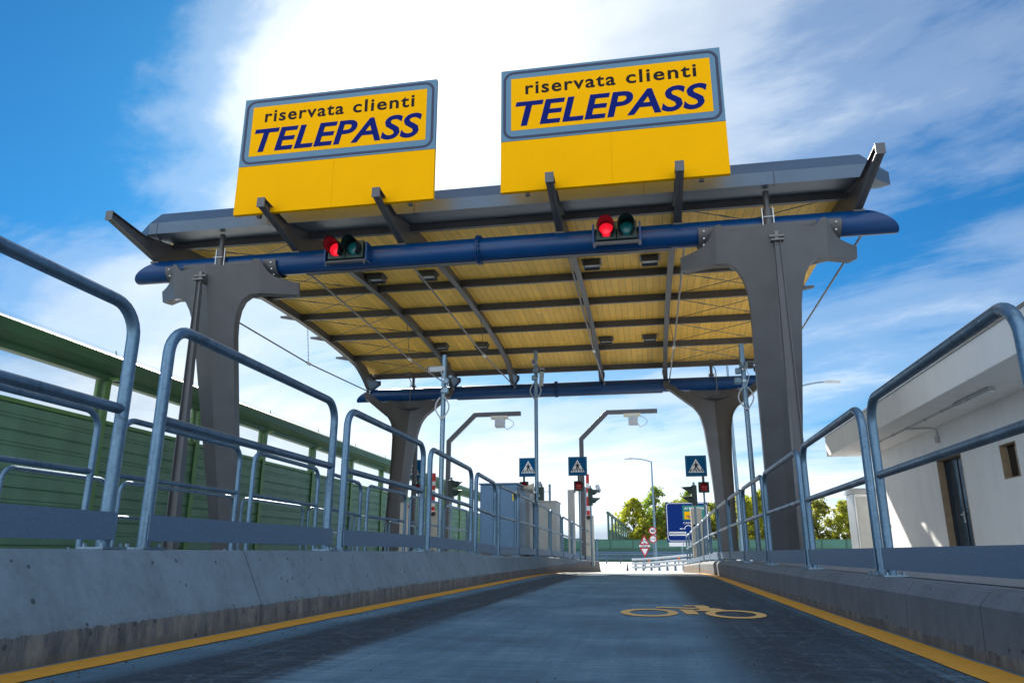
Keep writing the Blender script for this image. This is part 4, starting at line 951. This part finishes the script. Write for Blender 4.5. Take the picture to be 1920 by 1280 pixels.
t = thing('strip_light', 'fluorescent strip light under the office eave', 'strip light', (5.5, 13.4, top)); MB().box(5.44, 5.56, 12.75, 14.2, top-.05, top-.001).build('housing', 'plastic_grey', t, bev=.008); MB().box(5.455, 5.545, 12.78, 14.17, top-.085, top-.052).build('diffuser', 'fluor_cover', t, bev=.01)
t = thing('conduit', 'grey cable conduit clipped under the office eave', 'conduit', (5.5, 17, top)); c = MB(); c.tube([(5.5, 14.2, top-.02), (5.5, 20.6, top-.02)], .014, 6); c.tube([(5.5, 16.9, top-.02), (6.0, 16.9, top-.02), (6.07, 16.9, top-.06), (6.08, 16.9, top-.2)], .016, 6); c.build('tube', 'plastic_grey', t)
c = MB(); c.cbox((6.06, 16.9, top-.26), (.06, .08, .14)); 
for y in (14.9, 15.8, 16.9, 17.8, 18.8, 19.8): c.cbox((5.5, y, top-.02), (.05, .06, .04))
c.build('junction_box', 'plastic_grey', t, bev=.006)

# technical hut beyond the office
t = thing('metal_kiosk', 'small silvery metal kiosk with vented roof beyond the office', 'kiosk', (5.7, 23.4, .16))
MB().box(5.72, 6.6, 22.7, 23.5, .16, 2.08).build('case', 'zinc_bright', t, bev=.02)
k = MB(); k.box(5.78, 6.28, 22.68, 22.695, .25, 1.98); k.build('door', 'cabinet_grey', t, bev=.004)
k = MB()
for i in range(3): k.box(5.67+i*.02, 6.65, 22.64+i*.02, 23.55, 2.083+i*.055, 2.115+i*.055)
k.build('roof', 'zinc_bright', t, smooth=False)
k = MB(); k.add([(5.4, 22.6, 2.24), (6.7, 22.6, 2.56), (6.7, 23.6, 2.56), (5.4, 23.6, 2.24), (5.4, 22.6, 2.27), (6.7, 22.6, 2.59), (6.7, 23.6, 2.59), (5.4, 23.6, 2.27)], [(0, 1, 2, 3), (7, 6, 5, 4), (0, 4, 5, 1), (1, 5, 6, 2), (2, 6, 7, 3), (3, 7, 4, 0)]); k.build('canopy_sheet', 'horn_cream', t, smooth=False)
MB().box(6.30, 6.46, 22.62, 22.68, 1.05, 1.5).build('meter_box', 'plastic_grey', t, bev=.01)

# ------------------------------------------------------------------ far things
g = zr(60)
def wbeam(mb, pts, z, h, side=-1, th=.02):
    prof = [(0, -h/2), (.03, -h*.42), (.06, -h*.30), (.03, -h*.1), (0, 0), (.03, h*.1), (.06, h*.30), (.03, h*.42), (0, h/2)]
    mb.sheet([[(x+side*dx*0, y+side*dx, z(y) if False else zz+zz0) for dx, zz in prof] for x, y, zz0 in pts])
t = thing('guard_rail', 'bright three beam steel guard rail beyond the end of the right island', 'guard rail', (0, 42, zr(42)))
P3 = [(-1.03, 42.3, -.02), (-.4, 42.2, -.01), (.3, 42.0, .04), (1.2, 41.7, .13), (2.6, 41.2, .25), (4.5, 40.6, .33)]
for k, dz in enumerate((.12, -.10, -.30)):
    m_ = MB(); m_.tube([(x, y, z+dz*(1.0)+.02) for x, y, z in P3], .062, 10); m_.build('beam', 'guard_steel', t)
m_ = MB(); 
for x, y, z in [(-.85+.42*i, 42.42-.08*i, 0) for i in range(11)]: m_.box(x-.06, x+.06, y, y+.1, zr(42)-.05, .12+.05*max(0, x)*.6)
m_.build('post', 'galv_plate', t, smooth=False)
m_ = MB(); 
for x in (-.13, 1.45): m_.box(x-.05, x+.05, 41.5, 41.54, .02+.07*max(0, x), .12+.07*max(0, x))
m_.build('reflector', 'orange_reflector', t, smooth=False)
for lab, xa, xb, ya, yb2, nm in (('long dull blue guard rail in front of the far green wall', -14, 30, 70, 66, 'guard_rail'),):
    t = thing(nm, lab, 'guard rail', (0, 70, zr(70)))
    for dz, hh in ((.10, .30), (-.28, .22)):
        m_ = MB(); wbeam(m_, [(xa+(xb-xa)*i/8, ya+(yb2-ya)*i/8, .42+dz+zr(70)+.35) for i in range(9)], None, hh); m_.build('beam', 'rail_far_steel', t)
    m_ = MB()
    for i in range(36): x = xa+(xb-xa)*i/35; m_.box(x-.05, x+.05, 70.1-4*i/35, 70.22-4*i/35, zr(70), .75+zr(70))
    m_.build('post', 'rail_far_steel', t, smooth=False)
t = thing('far_barrier', 'low two tone green noise barrier along the far side of the road', 'noise barrier', (0, 92, zr(90)))
fa = MB(); fb = MB(); fc = MB()
n = 26
for i in range(n):
    xa, xb = -15+i*2.6, -15+(i+1)*2.6; ya = 90; zt = 1.95+(.45*max(0, (-5-xa))/10 if xa < -5 else 0)
    fa.box(xa+.06, xb-.06, ya, ya+.08, zr(90)-.2, 1.0); fb.box(xa+.06, xb-.06, ya, ya+.06, 1.003, zt-.07); fc.box(xa-.058, xa+.058, ya-.06, ya+.12, zr(90)-.2, zt)
fc.box(-15, -15+n*2.6, ya-.02, ya+.1, zt-.068, zt-.0)
fa.build('lower_panel', 'far_green_dark', t, smooth=False); fb.build('upper_panel', 'far_green', t, smooth=False); fc.build('post', 'far_green_dark', t, smooth=False)
t = thing('receding_barrier', 'tall green noise barrier receding behind the low far barrier', 'noise barrier', (-4.6, 92, 0))
fa = MB(); fb = MB(); fc = MB()
for i in range(14):
    u0, u1 = i/14, (i+1)/14; xa, xb = -4.9+1.2*u0, -4.9+1.2*u1; ya, yb2 = 93+110*u0, 93+110*u1; zt = 5.2
    for mb, z0, z1 in ((fa, -.5, 3.2), (fb, 3.21, 4.9)):
        mb.add([(xa, ya, z0), (xb, yb2-.15, z0), (xb, yb2-.15, z1), (xa, ya, z1), (xa-.1, ya, z0), (xb-.1, yb2-.15, z0), (xb-.1, yb2-.15, z1), (xa-.1, ya, z1)], [(0, 1, 2, 3), (7, 6, 5, 4), (0, 4, 5, 1), (1, 5, 6, 2), (2, 6, 7, 3), (3, 7, 4, 0)])
    fc.box(xa-.15, xa+.1, ya-.15, ya-.01, -.5, zt)
fc.tube([(-4.95, 92.8, 5.15), (-3.75, 203, 5.15)], .2, 10)
fa.build('lower_panel', 'far_green_dark', t, smooth=False); fb.build('upper_panel', 'clear_panel', t, smooth=False); fc.build('post', 'far_green_dark', t)
# big direction sign
y = 50.; sx0, sx1, sz0, sz1 = 1.12, 3.72, 1.18, 3.56
t = thing('direction_sign', 'big blue direction sign with green and yellow insets beyond the right island', 'road sign', (2.4, y, zr(y)))
MB().box(sx0-.06, sx1, y, y+.05, sz0-.06, sz1+.04).build('panel', 'sign_darkblue', t, smooth=False)
rg = MB(); ringmesh(rg, rrect(sx0, sx1-.05, sz0, sz1, .2), rrect(sx0+.035, sx1-.085, sz0+.035, sz1-.035, .17), y-.006, y+.001); rg.build('border', 'sign_white', t, smooth=False)
MB().box(2.13, 3.60, y-.008, y-.002, 2.48, 3.40).build('green_inset', 'sign_green', t, smooth=False); MB().box(2.24, 3.3, y-.014, y-.009, 2.55, 3.01).build('yellow_inset', 'sign_yellow', t, smooth=False)
text('place_lettering', 'A1 BOLOGNA', 'sign_white', t, (2.88, y-.012, 3.22), .2, bold=.02, fit_w=1.25, fit_h=.17)
text('toll_lettering', 'TELEPASS', 'text_blue', t, (2.79, y-.018, 2.70), .2, bold=.03, shear=.2, fit_w=.88, fit_h=.16); text('small_lettering', 'riservata', 'text_black', t, (2.79, y-.018, 2.91), .1, bold=.02, fit_w=.4, fit_h=.08)
text('place_lettering', 'CASALECCHIO', 'sign_white', t, (2.80, y-.004, 2.31), .2, bold=.005, fit_w=1.3, fit_h=.13)
MB().box(1.22, 2.29, y-.008, y-.002, 1.52, 1.76).build('white_inset', 'sign_white', t, smooth=False); text('place_lettering', 'BORGONUOVO', 'text_black', t, (1.755, y-.012, 1.64), .2, bold=.02, fit_w=1.0, fit_h=.14)
a = MB(); A = [pi*q/14 for q in range(15)]; ot = [(2.45+.25*cos(q), 1.95+.22*sin(q)) for q in A]; it = [(2.45+.21*cos(q), 1.95+.18*sin(q)) for q in A]
a.add([(x, y-.004, z) for x, z in ot+it], [(i, i+1, 15+i+1, 15+i) for i in range(14)]); a.box(1.97, 2.245, y-.006, y-.003, 1.93, 1.965); a.xz([(1.88, 1.948), (2.02, 2.01), (1.99, 1.948), (2.02, 1.885)], y-.006, y-.003); a.box(2.66, 2.70, y-.006, y-.003, 1.5, 1.95); a.build('arrow', 'sign_white', t, smooth=False)
p = MB(); p.box(sx0+.06, sx1-.2, y-.002, y+.03, .86, 1.10); p.build('lower_plate', 'sign_white', t, smooth=False); text('plate_lettering', '1172', 'text_black', t, (2.35, y-.006, .98), .2, bold=.02, fit_w=.6, fit_h=.14)
p = MB()
for x in (1.98, 3.2): p.tube([(x, y+.1, zr(y)), (x, y+.1, 3.4)], .045, 10)
p.build('post', 'galv_pole', t)
# warning stack
def tri(t, x, z, s, y, upw, nm):
    k = 1 if upw else -1; o_ = [(x-s/2, z-k*s*.43), (x+s/2, z-k*s*.43), (x, z+k*s*.5)]; cz = z-k*s*.12
    i_ = [(x+(a-x)*.62, cz+(b-cz)*.62) for a, b in o_]
    if not upw: o_ = o_[::-1]; i_ = i_[::-1]
    MB().xz(o_, y, y+.02).build(nm+'_rim', 'sign_red', t, smooth=False); MB().xz(i_, y-.004, y).build(nm+'_face', 'sign_white', t, smooth=False)
y = 46.; x = -.35; t = thing('roundabout_sign', 'stacked triangular roundabout and give way signs beyond the lane', 'road sign', (x, y, zr(y)))
tri(t, x, 1.18, .64, y, True, 'triangle'); tri(t, x, .50, .62, y, False, 'give_way')
MB().box(x-.32, x+.32, y, y+.02, .80, 1.0-.10+.0).build('distance_plate', 'sign_white', t, smooth=False); text('plate_lettering', '150 m', 'text_black', t, (x, y-.003, .85), .1, bold=.02, fit_w=.38, fit_h=.07)
a = MB()
for q in range(3):
    for j in range(4):
        a0 = 2*pi*q/3+j*.38; a1 = a0+.38; a.add([(x+r_*cos(b), y-.008, 1.10+r_*sin(b)) for r_, b in ((.07, a0), (.11, a0), (.11, a1), (.07, a1))], [(0, 1, 2, 3)])
a.build('pictogram', 'text_black', t, smooth=False); MB().tube([(x, y+.05, zr(y)), (x, y+.05, 1.4)], .03, 8).build('post', 'galv_pole', t)
x, y = .17, 47.5; t = thing('speed_sign', 'two round red rimmed signs, forty above a small one, beyond the lane', 'road sign', (x, y, zr(y)))
for z, s, tx in ((1.76, .24, '40'), (1.27, .235, '11.25')):
    nm_ = 'speed_plate' if tx == '40' else 'lower_plate'
    MB().lathe([(0, s), (.015, s)], (x, y, z), 'y', 28).build(nm_, 'sign_red', t, smooth=False); MB().lathe([(-.004, s*.74), (-.001, s*.74)], (x, y, z), 'y', 28).build(nm_+'_face', 'sign_white', t, smooth=False)
    text('numerals', tx, 'text_black', t, (x, y-.008, z), .2, bold=.03, fit_w=s*(1.05 if tx == '40' else 1.15), fit_h=s*(.72 if tx == '40' else .25))
MB().tube([(x, y+.05, zr(y)), (x, y+.05, 1.9)], .028, 8).build('post', 'galv_pole', t)
# road cone stub at the crest
t = tag(MB().lathe([(0, .06), (.02, .06), (.16, .04), (.35, .02)], (-1.25, 41, zr(41)), 'z', 10).build('delineator', 'black_plastic'), 'tiny dark marker post at the far end of the lane', 'marker post')
# street lamps
def lamp(x, y, h, arm, label, rise=.1, r0=.11):
    t = thing('street_lamp', label, 'street lamp', (x, y, zr(y)), 'slim street lamps'); MB().tube([(x, y, zr(y)), (x, y, h*.5), (x, y, h)], [r0, r0*.8, r0*.5], 12).build('pole', 'galv_pole', t)
    s_ = 1 if arm > 0 else -1; n = 8; L_ = abs(arm)
    MB().tube([(x+(-.15*s_)*0+s_*L_*q/n, y, h-.05+rise*sin(pi/2*q/n)) for q in range(n+1)], .045, 8).build('arm', 'galv_pole', t)
    hd = MB(); hx = x+arm; hd.add([(hx+s_*a, y+b, h-.05+rise+c) for a, b, c in ((-.1, -.05, .05), (-.1, .05, .05), (.25, .15, .07), (.25, -.15, .07), (.75, -.13, .0), (.75, .13, .0), (-.1, -.05, -.04), (-.1, .05, -.04), (.25, .15, -.05), (.25, -.15, -.05), (.75, -.13, -.06), (.75, .13, -.06))],
        [(0, 1, 2, 3), (3, 2, 5, 4), (6, 9, 8, 7), (9, 10, 11, 8), (0, 6, 7, 1), (4, 5, 11, 10), (0, 3, 9, 6), (3, 4, 10, 9), (1, 7, 8, 2), (2, 8, 11, 5)]); hd.build('lamp_head', 'plastic_grey', t)
lamp(.38, 60, 7.45, -1.35, 'slim street lamp with short arm left, between trees and blue sign', .28)
lamp(4.52, 40, 10.4, -1.8, 'tall lamp pole rising behind the canopy near the right column', .3)
lamp(7.0, 43, 8.9, 3.15, 'lamp with curved arm reaching right from behind the right column', .85)

# hills
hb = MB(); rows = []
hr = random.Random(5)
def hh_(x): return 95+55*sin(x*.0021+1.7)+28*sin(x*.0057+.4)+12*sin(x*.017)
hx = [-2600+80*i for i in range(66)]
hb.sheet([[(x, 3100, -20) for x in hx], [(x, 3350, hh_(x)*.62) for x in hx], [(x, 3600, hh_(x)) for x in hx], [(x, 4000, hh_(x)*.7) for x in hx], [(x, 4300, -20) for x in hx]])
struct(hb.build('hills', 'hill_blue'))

# ------------------------------------------------------------------ trees
def leafcrown(seed, H, Wd, nb, leaf, m, sparse=1.):
    r = random.Random(seed); mb = MB(); clumps = []
    for i in range(nb):
        u = r.random(); zc = H*(.16+.80*u); rad = Wd*(.5+.5*sin(pi*min(1, max(0, (u*.9+.12)))))*(1-.55*u**2.2); a = r.uniform(0, 2*pi); q = rad*sqrt(r.random())
        clumps.append((q*cos(a), q*sin(a), zc+r.uniform(-.2, .2), r.uniform(.35, .85)*Wd*.34))
    for cx_, cy_, cz_, cr_ in clumps:
        for k in range(int(46*sparse)):
            v = Vector((r.gauss(0, 1), r.gauss(0, 1), r.gauss(0, 1))).normalized()*cr_*r.random()**.45
            c = Vector((cx_, cy_, cz_))+Vector((v.x, v.y, v.z*.85)); s = leaf*r.uniform(.6, 1.3)
            a = Vector((r.gauss(0, 1), r.gauss(0, 1), r.gauss(0, 1))).normalized(); b = a.cross(Vector((r.gauss(0, 1), r.gauss(0, 1), r.gauss(0, 1)))).normalized()
            mb.add([c-a*s, c-b*s*.6, c+a*s, c+b*s*.6], [(0, 1, 2, 3)])
    return mb, clumps
def make_tree(seed, H, Wd, nb, leaf, m, label, loc, grp, sparse=1.):
    t = thing('tree', label, 'tree', (0, 0, 0), grp); mb, cl = leafcrown(seed, H, Wd, nb, leaf, m, sparse); r = random.Random(seed+9)
    tk = MB(); tk.tube([(0, 0, -.3), (.05, 0, H*.3), (-.05, .08, H*.6), (0, 0, H*.88)], [H*.022, H*.017, H*.011, .03], 8)
    for c in cl[::3]:
        z0 = max(H*.12, c[2]-Wd*.5); tk.tube([(0, 0, z0), (c[0]*.5, c[1]*.5, (z0+c[2])/2+.1), c[:3]], [H*.008, H*.005, .02], 5)
    tk.build('trunk', 'bark', t); mb.build('crown', m, t, smooth=False, recalc=False); t.location = (loc[0]*TK, loc[1]*TK, loc[2]); t.scale = (TK, TK, TK); return t
def copy_tree(src, loc, sc, rot, label):
    loc = (loc[0]*TK, loc[1]*TK, loc[2]); sc = (sc[0]*TK, sc[1]*TK)
    r = src.copy(); COL.objects.link(r); r.location = loc; r.scale = (sc[0], sc[0], sc[1]); r.rotation_euler = (0, 0, rot); r['label'] = label
    for ch in list(src.children): c = ch.copy(); COL.objects.link(c); c.parent = r
    return r
TK = 1.5
TG = 'autumn trees beyond the far barrier'
gz = -.6
A_ = make_tree(11, 8.0, 3.0, 95, .20, 'leaves_yellow', 'bushy yellow tree standing leftmost beyond the low barrier', (-2.1, 104, gz), TG)
B_ = make_tree(23, 9.6, 2.8, 90, .19, 'leaves_green', 'tallest pale green tree just left of the slim street lamp', (.9, 106, gz), TG, .85)
C_ = make_tree(37, 7.4, 3.2, 90, .20, 'leaves_olive', 'olive brown tree directly behind the round speed signs', (4.0, 103, gz), TG)
specs = [(B_, (5.5, 112, gz), (.8, .98), 1.1, 'thin pale tree rising just above the big blue sign'),
 (C_, (2.6, 110, gz), (1.0, 1.02), 2.1, 'shaded tree between the street lamp and the blue sign'),
 (A_, (-.7, 99, gz), (.62, .62), 2.5, 'low bright yellow bush below the tallest green tree'),
 (C_, (8.6, 104, gz), (1.0, .96), .7, 'olive tree mostly covered by the big blue sign'),
 (A_, (12.3, 104, gz), (1.0, 1.0), 1.9, 'golden tree just right of the crossing sign on the right island'),
 (A_, (15.2, 106, gz), (1.1, 1.12), 3.9, 'golden tree left of the thin lamp pole'),
 (B_, (13.9, 112, gz), (1.0, .9), 4.4, 'green tree behind the golden ones by the right rear column'),
 (A_, (18.5, 104, gz), (1.05, 1.02), 5.2, 'yellow tree seen between the camera pole and the right column'),
 (C_, (21.6, 105, gz), (1.0, 1.02), .4, 'olive tree mostly covered by the front right column'),
 (A_, (25.0, 104, gz), (.9, .92), 1.4, 'yellow green tree just right of the front right column'),
 (C_, (27.6, 106, gz), (1.0, 1.06), 3.0, 'dark olive tree left of the metal kiosk'),
 (B_, (31.0, 108, gz), (1.0, .8), 2.2, 'green tree partly behind the metal kiosk')]
for s_, l_, sc, ro_, lb in specs: copy_tree(s_, l_, sc, ro_, lb)
